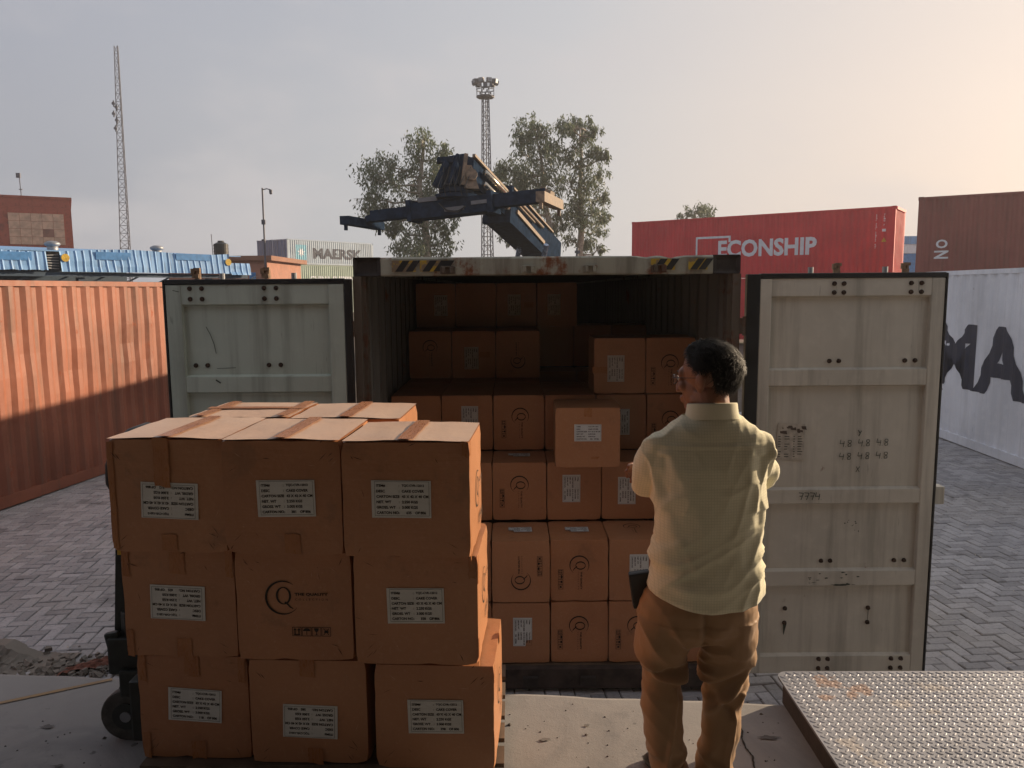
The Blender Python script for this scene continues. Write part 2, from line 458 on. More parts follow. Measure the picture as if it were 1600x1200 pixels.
def m_cloth(name, c, c2=None, check=0.0, sheen=0.25, rough=0.9):
    t = NT(name)
    w = t.noise(420, 2, 0.5); b = t.noise(4, 4)
    base = t.mix(t.rng(b, 0.3, 0.7, 0, 0.3), c, tuple(x * 0.86 for x in c))
    if check:
        sx = t.n('ShaderNodeSeparateXYZ'); t.l(t.co, sx.inputs[0])
        ms = []
        for k in (0, 2):
            fr = t.math('FRACT', t.math('MULTIPLY', sx.outputs[k], 1 / check), 0.0)
            ms.append(t.rng(t.math('ABSOLUTE', t.math('SUBTRACT', fr, 0.5), 0.0), 0.05, 0.16, 1, 0))
        m = t.math('MAXIMUM', *ms)
        base = t.mix(t.math('MULTIPLY', m, 0.30), base, c2)
    t.col(base); t.rough(rough); t.set(Sheen_Weight=sheen, Specular_IOR_Level=0.2)
    t.bump(w, 0.0004, 0.6)
    return t.m
M_shirt = m_cloth("pale_yellow_checked_cotton", (0.82, 0.77, 0.56), (0.46, 0.47, 0.29), check=0.0095)
M_shirtplain = m_cloth("pale_yellow_cotton", (0.82, 0.77, 0.56))
M_trouser = m_cloth("tan_brown_twill", (0.36, 0.215, 0.11), sheen=0.15, rough=0.55)
M_skin = NT("brown_skin"); M_skin.col(M_skin.mix(M_skin.rng(M_skin.noise(30, 4), 0.3, 0.7), (0.30, 0.135, 0.075), (0.25, 0.105, 0.058))); M_skin.rough(0.5); M_skin.bump(M_skin.noise(160, 4), 0.0006); M_skin.set(Subsurface_Weight=0.08, Subsurface_Scale=0.02); M_skin = M_skin.m
M_hair = simple("black_hair", (0.010, 0.008, 0.007), 0.6, 0, 0.3, 60); [setattr(n.inputs["Specular IOR Level"], "default_value", 0.25) for n in M_hair.node_tree.nodes if n.type == "BSDF_PRINCIPLED"]
M_shoe = simple("dark_shoe_leather", (0.02, 0.017, 0.015), 0.4)

# ------------------------------------------------------------------ setting: ground, paving, dock
g = MB().add([(-400, -60, -0.03), (400, -60, -0.03), (400, 900, -0.03), (-400, 900, -0.03)], [(0, 1, 2, 3)]).build("ground", M_dirt)
g['kind'] = 'structure'

def dock_edge(x):
    return 3.283 - 0.09 * (x + 0.04) + 0.012 * noise.noise(Vector((x * 4, 0, 0))) + 0.006 * noise.noise(Vector((x * 17, 3, 0)))
mb = MB(); xs = [-14 + i * 0.06 for i in range(int(26 / 0.06) + 1)]
for x in xs:
    e = dock_edge(x)
    for (y, z) in ((-6, 0.89), (0.5, 0.89), (2.6, 0.89), (e - 0.035, 0.89), (e - 0.008, 0.882), (e, 0.862), (e + 0.004, -0.02)):
        mb.v.append((x, y, z))
for i in range(len(xs) - 1):
    for j in range(6):
        a = i * 7 + j
        mb.f.append((a, a + 7, a + 8, a + 1)); mb.mi.append(0)
dock = mb.build("loading_dock", M_conc); dock['kind'] = 'structure'
def m_line():
    t = NT("faded_yellow_line"); n = t.noise(7, 6, 0.7)
    t.col(t.mix(t.rng(n, 0.35, 0.65), (0.42, 0.27, 0.13), (0.30, 0.22, 0.15))); t.rough(0.8); return t.m
d = Vector((0.38, 0.197, 0)).normalized(); nn = Vector((-d.y, d.x, 0)) * 0.012
p0, p1 = Vector((-6.5, 1.032, 0.894)), Vector((-1.72, 3.50 - 0.02, 0.894))
p1 = Vector((-1.9, 3.405, 0.894)) + d * 0.02; p0 = p1 - d * 5
mb = MB()
q = []
for i in range(41):
    p = p0.lerp(p1, i / 40); w = 1 + 0.25 * noise.noise(Vector((i * 0.7, 0, 0)))
    q += [p - nn * w, p + nn * w]
mb.add(q, [(2 * i, 2 * i + 2, 2 * i + 3, 2 * i + 1) for i in range(40)])
o = mb.build("painted_line", m_line(), dock)
# crack in the dock slab
mb = MB(); pts = [(0.955, 3.2), (0.935, 3.12), (0.945, 3.06), (0.925, 3.0), (0.93, 2.95), (0.912, 2.9), (0.908, 2.83), (0.918, 2.78), (0.902, 2.71), (0.90, 2.6), (0.91, 2.45), (0.88, 2.3)]
q = []
fine = []
for (a, b), (c, e) in zip(pts[:-1], pts[1:]):
    for k in range(5):
        t = k / 5; x = a + (c - a) * t + 0.005 * noise.noise(Vector((b * 40 + k, 7, 0))); y = b + (e - b) * t
        fine.append((x, y))
for i, (x, y) in enumerate(fine):
    w = 0.0035 + 0.0022 * noise.noise(Vector((i * 0.6, 1, 5)))
    q += [(x - w, y, 0.894), (x + w, y, 0.894)]
mb.add(q, [(2 * i, 2 * i + 2, 2 * i + 3, 2 * i + 1) for i in range(len(fine) - 1)])
mb.build("slab_crack", simple("crack_dirt", (0.03, 0.025, 0.02), 0.95), dock)

# grit and old stains on the slab
mb = MB(); gr = random.Random(77)
for _ in range(420):
    x, y = gr.uniform(-2.6, 1.1), gr.uniform(1.9, 3.2) ** 1.0; r_ = gr.uniform(0.0015, 0.006) * (2 if gr.random() < .06 else 1); z = 0.89
    a = gr.uniform(0, 6.28); p = [(x + r_ * math.cos(a + k * 1.57) * gr.uniform(.6, 1.2), y + r_ * math.sin(a + k * 1.57) * gr.uniform(.6, 1.2), z + 0.0005) for k in range(4)]
    mb.add(p + [(x, y, z + r_ * .8)], [(0, 1, 4), (1, 2, 4), (2, 3, 4), (3, 0, 4)])
mb.build("dock_grit", simple("dark_grit", (0.06, 0.05, 0.045), 0.9, 0, 0.6), kind='stuff')
mb = MB()
for (x, y, a, b) in ((-1.95, 3.02, .035, .018), (-2.12, 2.9, .02, .012), (-1.75, 2.75, .03, .012), (-2.3, 2.65, .045, .02), (-1.6, 2.55, .05, .02), (0.12, 2.9, .03, .012), (0.3, 3.0, .016, .01), (-0.02, 2.7, .04, .02), (0.2, 2.6, .03, .015), (1.02, 2.9, .05, .02), (1.0, 2.6, .03, .04)):
    pts = [(x + a * (0.75 + 0.7 * noise.noise(Vector((math.cos(t) * 2 + x * 9, math.sin(t) * 2, y)))) * math.cos(t), y + b * (0.75 + 0.7 * noise.noise(Vector((math.cos(t) * 2, math.sin(t) * 2 + x * 5, y + 3)))) * math.sin(t), 0.8945) for t in [k * math.pi / 12 for k in range(24)]]
    mb.add(pts, [tuple(range(24))])
mb.build("slab_stains", simple("old_oil_stain", (0.15, 0.14, 0.135), 0.85, 0, 0.25), dock, kind='stuff')

# herringbone pavers, each brick its own geometry
ang = R(6); ca, sa = math.cos(ang), math.sin(ang)
def brick_mesh(k):
    r = random.Random(k); mb = MB(); L, W, c = 0.2 - 0.0075, 0.1 - 0.0075, 0.006
    t = [r.uniform(-0.0015, 0.0015) for _ in range(4)]
    b = [(-L / 2, -W / 2), (L / 2, -W / 2), (L / 2, W / 2), (-L / 2, W / 2)]
    v = [(x, y, -0.03) for x, y in b] + [(x, y, -c) for x, y in b] + [(x * (1 - 2 * c / L), y * (1 - 2 * c / W), t[i]) for i, (x, y) in enumerate(b)]
    f = [(0, 1, 5, 4), (1, 2, 6, 5), (2, 3, 7, 6), (3, 0, 4, 7), (4, 5, 9, 8), (5, 6, 10, 9), (6, 7, 11, 10), (7, 4, 8, 11), (8, 9, 10, 11)]
    return v, f
BR = [brick_mesh(k) for k in range(6)]
bricks = []
for i in range(-110, 130):
    for j in range(-20, 190):
        dd = (i - j) % 4
        if dd == 0: cx, cy, rz = i + 1.0, j + 0.5, 0
        elif dd == 3: cx, cy, rz = i + 0.5, j + 1.0, math.pi / 2
        else: continue
        x, y = cx * 0.1, cy * 0.1 + 3.0
        X, Y = x * ca - (y - 3) * sa, 3 + x * sa + (y - 3) * ca
        if Y < 3.15 or Y > 16.5 or X < -7.2 or X > 8.6: continue
        if -0.9 < X < 1.3 and Y > 5.1: continue
        if X < -7.3 + (Y - 3.5) * 0.1615 - 0.3: continue
        if abs(X) > Y * 0.70 + 0.5: continue
        bricks.append((X, Y, rz + ang))
def vis(b):
    X, Y, _ = b
    if X > 1.45 and X < 1.0 + 0.2 * Y - 0.2: return 1e9 if Y > 5 else Y
    if X > 0:
        if Y < 4.85 and 1.1 < X < 1.75 and Y > 4.2: return Y - 3
        if X / Y > 0.53 and Y > 5: return Y
        return 1e9
    if X / Y < -0.50 and Y > 5.0: return Y
    return 1e9
bricks.sort(key=vis)
paving = MB(); paving.add([(-7.6, 3.1, -0.016), (9, 3.1, -0.016), (9, 17, -0.016), (-7.6, 17, -0.016)], [(0, 1, 2, 3)])
paving = paving.build("paving", M_dirt); paving['kind'] = 'structure'
bm_shared = []
for v, f in BR:
    m = MB(); m.add(v, f); bm_shared.append(m.mesh("paver_brick", M_paver))
for k, (X, Y, rz) in enumerate(bricks[:296]):
    r = random.Random(k + 5)
    link("paver_brick", bm_shared[k % 6], paving, (X, Y, r.uniform(-0.004, 0.004) + 0.012 * noise.noise(Vector((X * 0.7, Y * 0.7, 2)))), (r.uniform(-.02, .02), r.uniform(-.02, .02), rz + r.uniform(-0.02, 0.02)))
mb = MB()
for k, (X, Y, rz) in enumerate(bricks[296:]):
    v, f = BR[k % 6]; c, s = math.cos(rz + rnd.uniform(-0.02, 0.02)), math.sin(rz); dz = rnd.uniform(-0.004, 0.004) + 0.012 * noise.noise(Vector((X * 0.7, Y * 0.7, 2)))
    mb.add([(X + x * c - y * s, Y + x * s + y * c, z + dz) for x, y, z in v], f)
mb.build("paver_bricks", M_paver, paving, kind='stuff')
# straw and paper scraps lying about the paving
mb = MB()
for _ in range(150):
    X = rnd.choice((rnd.uniform(2.6, 6.0), rnd.uniform(-5.4, -2.6))); Y = rnd.uniform(4.9, 10); a = rnd.uniform(0, 6.3); L = rnd.uniform(0.01, 0.06); w = 0.003
    if abs(X) / Y < 0.45: continue
    c, s = math.cos(a), math.sin(a)
    mb.add([(X - s * w, Y + c * w, 0.006), (X + s * w, Y - c * w, 0.006), (X + c * L + s * w, Y + s * L - c * w, 0.012), (X + c * L - s * w, Y + s * L + c * w, 0.01)], [(0, 1, 2, 3)])
mb.build("straw_scraps", simple("pale_straw", (0.55, 0.5, 0.42), 0.8), kind='stuff')

# broken kerb and rubbish at the lower left
mb = MB(); N = 110
rows = []
for i in range(N + 1):
    x = -5.2 + i * (1.95 / N); yb = 5.30 - 0.07 * (x + 3.8); hgt = 0.12 * min(1, max(0.10, (-3.50 - x) / 0.25))
    n1 = noise.noise(Vector((x * 9, 0, 1))) + 0.5 * noise.noise(Vector((x * 31, 2, 1))); n2 = noise.noise(Vector((x * 23, 4, 1))) + 0.5 * noise.noise(Vector((x * 47, 5, 1))); n3 = noise.noise(Vector((x * 38, 8, 1)))
    bite = max(0, noise.noise(Vector((x * 5.5, 12, 1)))) * 0.16
    rows.append([(x, yb - 0.10 + 0.06 * n1, 0), (x, yb - 0.05 + 0.06 * n2, hgt * (0.30 + 0.3 * n1)), (x, yb - 0.01 + bite * .6 + 0.05 * n3, hgt * (0.40 + 0.35 * n2)), (x, yb + 0.05 + bite + 0.05 * n1, hgt * (0.62 + 0.25 * n3)), (x, yb + 0.09 + bite + 0.02 * n2, hgt), (x, yb + 0.21 + 0.03 * n1, hgt * 0.97), (x, yb + 0.25 + 0.03 * n1, 0)])
for r_ in rows: mb.v += r_
for i in range(N):
    for j in range(6):
        a = i * 7 + j; mb.f.append((a, a + 7, a + 8, a + 1)); mb.mi.append(0)
tag(mb.build("broken_kerb", M_kerb), "low broken concrete kerb with a crumbled face beside the dock at lower left", "kerb")
mb = MB()
for _ in range(260):
    x = rnd.gauss(-3.15, 0.28); y = rnd.gauss(5.28, 0.1); r_ = rnd.uniform(0.006, 0.028)
    a = Matrix.Rotation(rnd.uniform(0, 6), 3, 'Z') @ Matrix.Rotation(rnd.uniform(0, 6), 3, 'X')
    mb.add([Vector((x, y, r_ * 0.4)) + a @ Vector(v) * r_ for v in ((-1, -1, -.6), (1, -.8, -.5), (.9, 1, -.6), (-1, .8, -.4), (-.6, -.7, .6), (.7, -.5, .5), (.5, .7, .7), (-.7, .6, .5))], [(0, 3, 2, 1), (4, 5, 6, 7), (0, 1, 5, 4), (1, 2, 6, 5), (2, 3, 7, 6), (3, 0, 4, 7)])
mb.build("rubble_heap", M_kerb, kind='stuff')
mb = MB(); N = 14
for j in range(7):
    for i in range(N + 1):
        u, v = i / N, j / 6
        x = -3.22 + u * 0.42; y = 5.12 + v * 0.09 + u * 0.24
        mb.v.append((x + 0.02 * noise.noise(Vector((u * 7, v * 5, 0))), y, 0.012 + 0.05 * abs(noise.noise(Vector((u * 6, v * 4, 9)))) + 0.03 * math.sin(u * 3.1) * (v)))
for j in range(6):
    for i in range(N):
        a = j * (N + 1) + i; mb.f.append((a, a + 1, a + N + 2, a + N + 1)); mb.mi.append(0)
tag(mb.build("crumpled_rag", simple("red_brown_rag", (0.19, 0.075, 0.05), 0.8, 0, 0.4, 20)), "crumpled red-brown rag lying by the broken kerb", "rag")

# ------------------------------------------------------------------ shipping containers
PER = 0.278
SEG = ((0, 0.0), (0.072, 0.0), (0.139, 0.036), (0.211, 0.036), (0.278, 0.0))
def corr_breaks(a, b):
    out = [(a, 0.0)]; s = a + 0.04
    while s < b - 0.04:
        for ds, dp in SEG[1:] if out[-1][0] > a + 1e-6 else SEG:
            if s + ds < b - 0.02: out.append((s + ds, dp))
        s += PER
    out.append((b, out[-1][1])); out[-1] = (b, 0.0)
    cl = [out[0]]
    for p in out[1:]:
        if p[0] > cl[-1][0] + 1e-4: cl.append(p)
    return cl
def depth_at(br, s):
    for (a, da), (b, db) in zip(br[:-1], br[1:]):
        if a <= s <= b: return da + (db - da) * (s - a) / (b - a)
    return 0.0
def corr_wall(br, z0, z1, y=0.0, sgn=1, dent=0.006, seed=0, nz=9, axis='x', thick=0.0):
    """folded sheet standing in the plane y, folds running into sgn*y"""
    mb = MB(); n = len(br)
    for k in range(nz + 1):
        z = z0 + (z1 - z0) * k / nz; e = math.sin(math.pi * k / nz)
        for s, dp in br:
            q = y + sgn * (dp + 0.012 + dent * e * (noise.noise(Vector((s * 1.1, z * 1.6, seed))) + 0.5 * noise.noise(Vector((s * 4, z * 4, seed + 9)))))
            mb.v.append((s, q, z) if axis == 'x' else (q, s, z))
    for k in range(nz):
        for i in range(n - 1):
            a = k * n + i
            mb.f.append((a, a + 1, a + n + 1, a + n)); mb.mi.append(0)
    return mb
_cast = {}
def casting_mesh(m):
    if m.name not in _cast:
        bm = bmesh.new(); bmesh.ops.create_cube(bm, size=1)
        bmesh.ops.scale(bm, vec=(0.178, 0.162, 0.118), verts=bm.verts)
        # recessed eye on the faces that look outward (both y faces and both x faces)
        for f in [f for f in bm.faces if abs(f.normal.z) < 0.5]:
            bmesh.ops.inset_region(bm, faces=[f], thickness=0.032)
            bmesh.ops.translate(bm, vec=-f.normal * 0.03, verts=f.verts)
        es = [e for e in bm.edges if len(e.link_faces) == 2 and e.calc_face_angle(0) > 0.6]
        bmesh.ops.bevel(bm, geom=es, offset=0.006, segments=2, affect='EDGES')
        me = bpy.data.meshes.new("corner_casting"); bm.to_mesh(me); bm.free(); me.materials.append(m)
        _cast[m.name] = me
    return _cast[m.name]

def wall_print(items, br, mat, name, parent, yoff=-0.006, z0=0):
    """flat print that follows the folds of side A"""
    for nm, fn, m in items:
        mb = MB(); fn(mb); me = mb.mesh(nm, m)
        bend_to(me, [b[0] for b in br])
        for v in me.vertices:
            v.co.y = depth_at(br, v.co.x) + 0.012 + yoff
        link(nm, me, parent)

def flat_to_wall(p):  # 2D drawing plane -> x, z
    return (p[0], 0.0, p[1])

def make_container(name, label, L, Ht, mat, loc, rz, W=2.438, group=None, prints=(), end0='wall', endmat=None, dent=0.006, seed=1, castmat=None, railmat=None, rz_extra=0):
    t = thing(name, label, "container", loc, rz, group)
    castmat = castmat or mat; railmat = railmat or mat; endmat = endmat or mat
    for x in (0.089, L - 0.089):
        for y in (0.081, W - 0.081):
            for z in (0.059, Ht - 0.059):
                link("corner_casting", casting_mesh(castmat), t, (x, y, z))
            m = MB().box((x - 0.07, y - 0.07, 0.118), (x + 0.07, y + 0.07, Ht - 0.118)); m.build("corner_post", railmat, t)
    for y in (0.03, W - 0.03):
        MB().box((0.178, y - 0.024, 0.02), (L - 0.178, y + 0.03, 0.165)).build("bottom_rail", railmat, t)
        MB().box((0.178, y - 0.024, Ht - 0.085), (L - 0.178, y + 0.03, Ht - 0.012)).build("top_rail", railmat, t)
    br = corr_breaks(0.16, L - 0.16)
    side = corr_wall(br, 0.165, Ht - 0.085, 0.0, 1, dent, seed).build("side_wall", mat, t)
    corr_wall(br, 0.165, Ht - 0.085, W, -1, dent, seed + 5, nz=2).build("side_wall", mat, t)
    mb = MB().box((0.1, 0.06, Ht - 0.04), (L - 0.1, W - 0.06, Ht - 0.022)); mb.build("roof", mat, t)
    MB().box((0.1, 0.06, 0.06), (L - 0.1, W - 0.06, 0.14)).build("floor", M_dark, t)
    for x, sg in ((0.02, 1), (L - 0.02, -1)):
        MB().box((x - 0.015, 0.162, Ht - 0.13), (x + 0.04 * 1, W - 0.162, Ht - 0.014)).build("header", railmat, t)
        MB().box((x - 0.015, 0.162, 0.02), (x + 0.04, W - 0.162, 0.15)).build("sill", railmat, t)
        if x < 1 and end0 == 'doors':
            for ya, yb in ((0.155, W / 2 - 0.006), (W / 2 + 0.006, W - 0.155)):
                dm = corr_wall([(ya, 0), (ya + .08, 0), (ya + .1, .02), (ya + 0.3, .02), (ya + .32, 0), ((ya + yb) / 2, 0), ((ya + yb) / 2 + .02, .02), (yb - .1, .02), (yb - .08, 0), (yb, 0)], 0.155, Ht - 0.135, 0.01, 1, 0.003, seed, 4, axis='y')
                dr = dm.build("door", endmat, t)
                for k in (0.27, 0.73):
                    yy = ya + (yb - ya) * k
                    MB().cyl((-0.03, yy, 0.1), (-0.03, yy, Ht - 0.06), 0.017, 8).build("locking_bar", M_steel, dr)
        else:
            bw = corr_breaks(0.155, W - 0.155)
            corr_wall(bw, 0.15, Ht - 0.13, x, sg, dent, seed + 3, 5, axis='y').build("end_wall", endmat, t)
    if prints:
        wall_print(prints, br, None, "print", side)
    return t

def block_text(s, x, z, w, h, bold=0.04):
    return lambda mb: text_into(mb, s, x, z, w=w, h=h, bold=bold, fn=flat_to_wall)

# --- orange, on the left of the yard
og = make_container("shipping_container", "orange container standing along the left side of the yard, lower half in shadow", 12.19, 2.865, M_orange,
    (-7.3, 3.5, 0), math.atan2(1.92, 0.31), dent=0.022, seed=2)
# --- white with the big dark letters, right
wx = lambda y: 7.489 + 0.0439 * (y - 11.04)
wh = make_container("shipping_container", "white container with big dark letters standing along the right side of the yard", 12.19, 2.96, M_white,
    (wx(19.2), 19.2, 0), math.atan2(-1, -0.0439), seed=4, dent=0.008,
    prints=[("lettering", block_text("MA", 19.2 - 13.85, 0.97, 2.75, 1.09, 0.035), M_navy), ("lettering", block_text("ERSK", 19.2 - 10.85, 0.97, 3.9, 1.09, 0.035), M_navy)])
# --- brown one behind it, second tier
ang_b = math.atan2(-1.603, 2.644)
for z, lab in ((0.0, "brown container at ground level below the brown one with two letters, behind the white container"), (2.895, "dull brown container with small white letters ON, raised above the white container at right")):
    make_container("shipping_container", lab, 12.19, 2.895, M_brown, (14.302, 27.604, z), ang_b, group="brown containers stacked at right", seed=6 + z, dent=0.01,
        prints=[("lettering", lambda mb: text_into(mb, "O", 0.62, 1.10, w=0.36, h=0.30, bold=0.03, fn=flat_to_wall), M_whiteprint),
                ("lettering", lambda mb: text_into(mb, "N", 1.02, 0.74, w=0.28, h=0.44, bold=0.03, rot=math.pi / 2, fn=flat_to_wall), M_whiteprint)] if z else ())
# --- red with large white lettering
def econ_frame(mb):
    t = 0.10
    mb.add([(3.43, 0, 0.75), (3.43 + t, 0, 0.75), (3.43 + t, 0, 1.98), (3.43, 0, 1.98)], [(0, 1, 2, 3)])
    mb.add([(3.43 + t, 0, 1.98 - t), (5.15, 0, 1.98 - t), (5.15, 0, 1.98), (3.43 + t, 0, 1.98)], [(0, 1, 2, 3)])
    mb.add([(5.15 - t, 0, 1.68), (5.15, 0, 1.68), (5.15, 0, 1.98 - t), (5.15 - t, 0, 1.98 - t)], [(0, 1, 2, 3)])
def small_marks(mb):
    for k, s in enumerate("22G1 45G1 30.480 KGS"):
        if s != ' ': text_into(mb, s, 11.42, 2.52 - k * 0.072, h=0.052, bold=0.03, fn=flat_to_wall)
    for k, s in enumerate("TEMU 7"):
        if s != ' ': text_into(mb, s, 11.72, 2.52 - k * 0.085, h=0.062, bold=0.03, fn=flat_to_wall)
    mb.add([(11.68, 0, 1.85), (11.82, 0, 1.85), (11.82, 0, 1.96), (11.68, 0, 1.96)], [(0, 1, 2, 3)])
def tri_mark(mb):
    mb.add([(11.66, 0, 1.42), (11.86, 0, 1.42), (11.76, 0, 1.60)], [(0, 1, 2)])
ang_r = math.atan2(-7.07, 9.93)
for z, lab in ((0.24, "red container at ground level underneath the red one with big white letters"), (3.14, "red container with large white letters ECONSHIP, raised behind the right door")):
    make_container("shipping_container", lab, 12.19, 2.89, M_red, (6.13, 39.78, z), ang_r, group="red containers stacked behind the right door", seed=8 + z,
        castmat=M_red, prints=[("lettering", block_text("ECONSHIP", 4.55, 0.97, 4.5, 0.80, 0.035), M_whiteprint), ("frame_print", econ_frame, M_whiteprint), ("small_print", small_marks, M_whiteprint), ("warning_mark", tri_mark, M_yellow)] if z > 1 else ())
# --- pale grey over green, far off at left, three high, with a second stack beside it
ang_m = math.atan2(9.9, 7.02); GM = "containers stacked far behind the left door"
def star(mb):
    c = (1.80, 1.27); pts = []
    for k in range(14):
        a = math.pi * 2 * k / 14 + 0.2; r_ = 0.52 if k % 2 == 0 else 0.24
        pts.append((c[0] + r_ * math.cos(a), 0, c[1] + r_ * math.sin(a)))
    mb.add(pts + [(c[0], 0, c[1])], [(k, (k + 1) % 14, 14) for k in range(14)])
def square(mb): mb.add([(1.10, 0, 0.5), (2.50, 0, 0.5), (2.50, 0, 2.05), (1.10, 0, 2.05)], [(0, 1, 2, 3)])
cx_, cy_ = -22.96, 80.2
make_container("shipping_container", "pale grey container with dark letters MAERSK and a star, on the green container", 12.19, 2.59, M_silver, (cx_, cy_, 5.44), ang_m, group=GM,
    end0='doors', endmat=M_bluedoor, seed=12, dent=0.012, prints=[("logo_square", square, M_skyprint), ("logo_star", star, M_whiteprint), ("lettering", block_text("MAERSK", 3.36, 0.65, 7.1, 1.14, 0.05), M_navy)])
for o in bpy.data.objects:
    if o.name.startswith("logo_star"):
        for v in o.data.vertices: v.co.y -= 0.012
make_container("shipping_container", "green container with white letters CHINA SHIPPING under the pale grey one", 12.19, 2.59, M_green, (cx_, cy_, 2.85), ang_m, group=GM,
    end0='doors', endmat=M_slate, seed=13, prints=[("lettering", block_text("CHINA SHIPPING", 2.85, 0.80, 7.0, 0.62, 0.04), M_whiteprint),
        ("lettering", lambda mb: [text_into(mb, s, 0.38, 2.12 - k * 0.36, h=0.27, bold=0.04, fn=flat_to_wall) for k, s in enumerate("CHSU")], M_whiteprint)])
make_container("shipping_container", "green container at the very bottom of the far stack", 12.19, 2.59, M_green, (cx_, cy_, 0.26), ang_m, group=GM, seed=15)
dx_, dy_ = -math.sin(ang_m) * 2.5, math.cos(ang_m) * 2.5
for z, m_, lab in ((5.44, M_bluedoor, "slate blue container end beside the pale grey one, top of its stack"), (2.85, M_maroon, "maroon container end beside the green one"), (0.26, M_maroon, "maroon container on the ground below the other maroon one")):
    make_container("shipping_container", lab, 12.19, 2.59, m_, (cx_ + dx_, cy_ + dy_, z), ang_m, group=GM, end0='doors', seed=14 + z)

# ------------------------------------------------------------------ the open container being loaded
X0, X1, Y0, LC, HC = -0.995, 1.443, 4.88, 12.19, 2.896
oc = thing("open_container", "open cream container with rusty frame being loaded with brown cartons", "container", ((X0 + X1) / 2, Y0, 0))
W2 = (X1 - X0) / 2
for sx in (-1, 1):
    for y in (0.081, LC - 0.081):
        for z in (0.059, HC - 0.059):
            link("corner_casting", casting_mesh(M_dark), oc, (sx * (W2 - 0.089), y, z))
    # rear corner post: outer channel plus inner bar
    m = MB(); m.box((min(sx * W2, sx * (W2 - 0.05)), 0.0, 0.118), (max(sx * W2, sx * (W2 - 0.05)), 0.12, HC - 0.118))
    m.box((min(sx * (W2 - 0.05), sx * (W2 - 0.075)), 0.03, 0.118), (max(sx * (W2 - 0.05), sx * (W2 - 0.075)), 0.12, HC - 0.118))
    me = m.mesh("corner_post", M_post); link("corner_post", me, oc)
    m = MB().box((-0.07, LC - 0.16, 0.118), (0.07, LC, HC - 0.118)); m.build("corner_post", M_post, oc, (sx * (W2 - 0.07), 0, 0))
    # corrugated side wall, doubled so it is solid from inside and out
    br = corr_breaks(0.12, LC - 0.16)
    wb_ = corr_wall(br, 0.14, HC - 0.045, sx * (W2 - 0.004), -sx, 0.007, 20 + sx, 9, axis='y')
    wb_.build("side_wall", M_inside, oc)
    MB().box((sx * (W2 - 0.03) - 0.03, 0.16, 0.02), (sx * (W2 - 0.03) + 0.03, LC - 0.16, 0.16)).build("bottom_rail", M_post, oc)
    MB().box((sx * (W2 - 0.03) - 0.03, 0.16, HC - 0.10), (sx * (W2 - 0.03) + 0.03, LC - 0.16, HC - 0.03)).build("top_rail", M_creamr, oc)
    # door hinges on the post
    for z in (0.35, 0.95, 1.65, 2.45):
        h = MB(); h.cyl((sx * (W2 + 0.028), -0.012, z - 0.06), (sx * (W2 + 0.028), -0.012, z + 0.06), 0.016, 10); h.box((sx * (W2 + 0.012) - 0.012, -0.01, z - 0.05), (sx * (W2 + 0.012) + 0.012, 0.03, z + 0.05))
        h.build("hinge", M_post, oc, smooth=False)
# roof (corrugated across), floor, end wall
mb = MB(); ys = []; y = 0.11
while y < LC - 0.05:
    ys += [(y, HC - 0.05), (y + 0.09, HC - 0.05), (y + 0.11, HC - 0.07), (y + 0.19, HC - 0.07)]; y += 0.21
for y, z in ys: mb.v += [(-W2 + 0.003, y, z), (W2 - 0.003, y, z)]
for i in range(len(ys) - 1): mb.f.append((2 * i, 2 * i + 1, 2 * i + 3, 2 * i + 2)); mb.mi.append(0)
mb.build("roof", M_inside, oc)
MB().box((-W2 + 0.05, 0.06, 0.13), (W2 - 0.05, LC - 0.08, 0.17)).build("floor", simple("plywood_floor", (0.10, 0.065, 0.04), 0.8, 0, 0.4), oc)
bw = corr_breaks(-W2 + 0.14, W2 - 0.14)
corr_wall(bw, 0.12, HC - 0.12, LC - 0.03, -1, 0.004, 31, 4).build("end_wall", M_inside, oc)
MB().box((-W2 + 0.14, LC - 0.05, HC - 0.16), (W2 - 0.14, LC - 0.004, HC - 0.02)).build('header', M_creamr, oc)
MB().box((-W2 + 0.14, LC - 0.05, 0.02), (W2 - 0.14, LC - 0.004, 0.16)).build('sill', M_dark, oc)
# header: bent plate, subdivided and dented
mb = MB(); n = 70
prof = [(0.006, HC - 0.118), (0.0, HC - 0.108), (0.0, HC - 0.012), (0.012, HC - 0.002), (0.12, HC - 0.002), (0.12, HC - 0.05), (0.05, HC - 0.118)]
for i in range(n + 1):
    x = -W2 + 0.178 + (2 * W2 - 0.356) * i / n
    for k, (y, z) in enumerate(prof):
        dz = 0.007 * noise.noise(Vector((x * 3, k, 2))) * (1 if k in (2, 3, 4) else 0.5)
        dent_ = 0.016 * math.exp(-((x - 0.78) / 0.05) ** 2) + 0.01 * math.exp(-((x - 0.62) / 0.04) ** 2)
        if k in (2, 3, 4): dz -= dent_
        mb.v.append((x, y + 0.004 * noise.noise(Vector((x * 5, z * 9, 4))) + (dent_ * 0.6 if k in (1, 2) else 0), z + dz))
P7 = len(prof)
for i in range(n):
    for k in range(P7):
        a = i * P7 + k; b = i * P7 + (k + 1) % P7
        mb.f.append((a, a + P7, b + P7, b)); mb.mi.append(0)
hd = mb.build("header", M_creamr, oc)
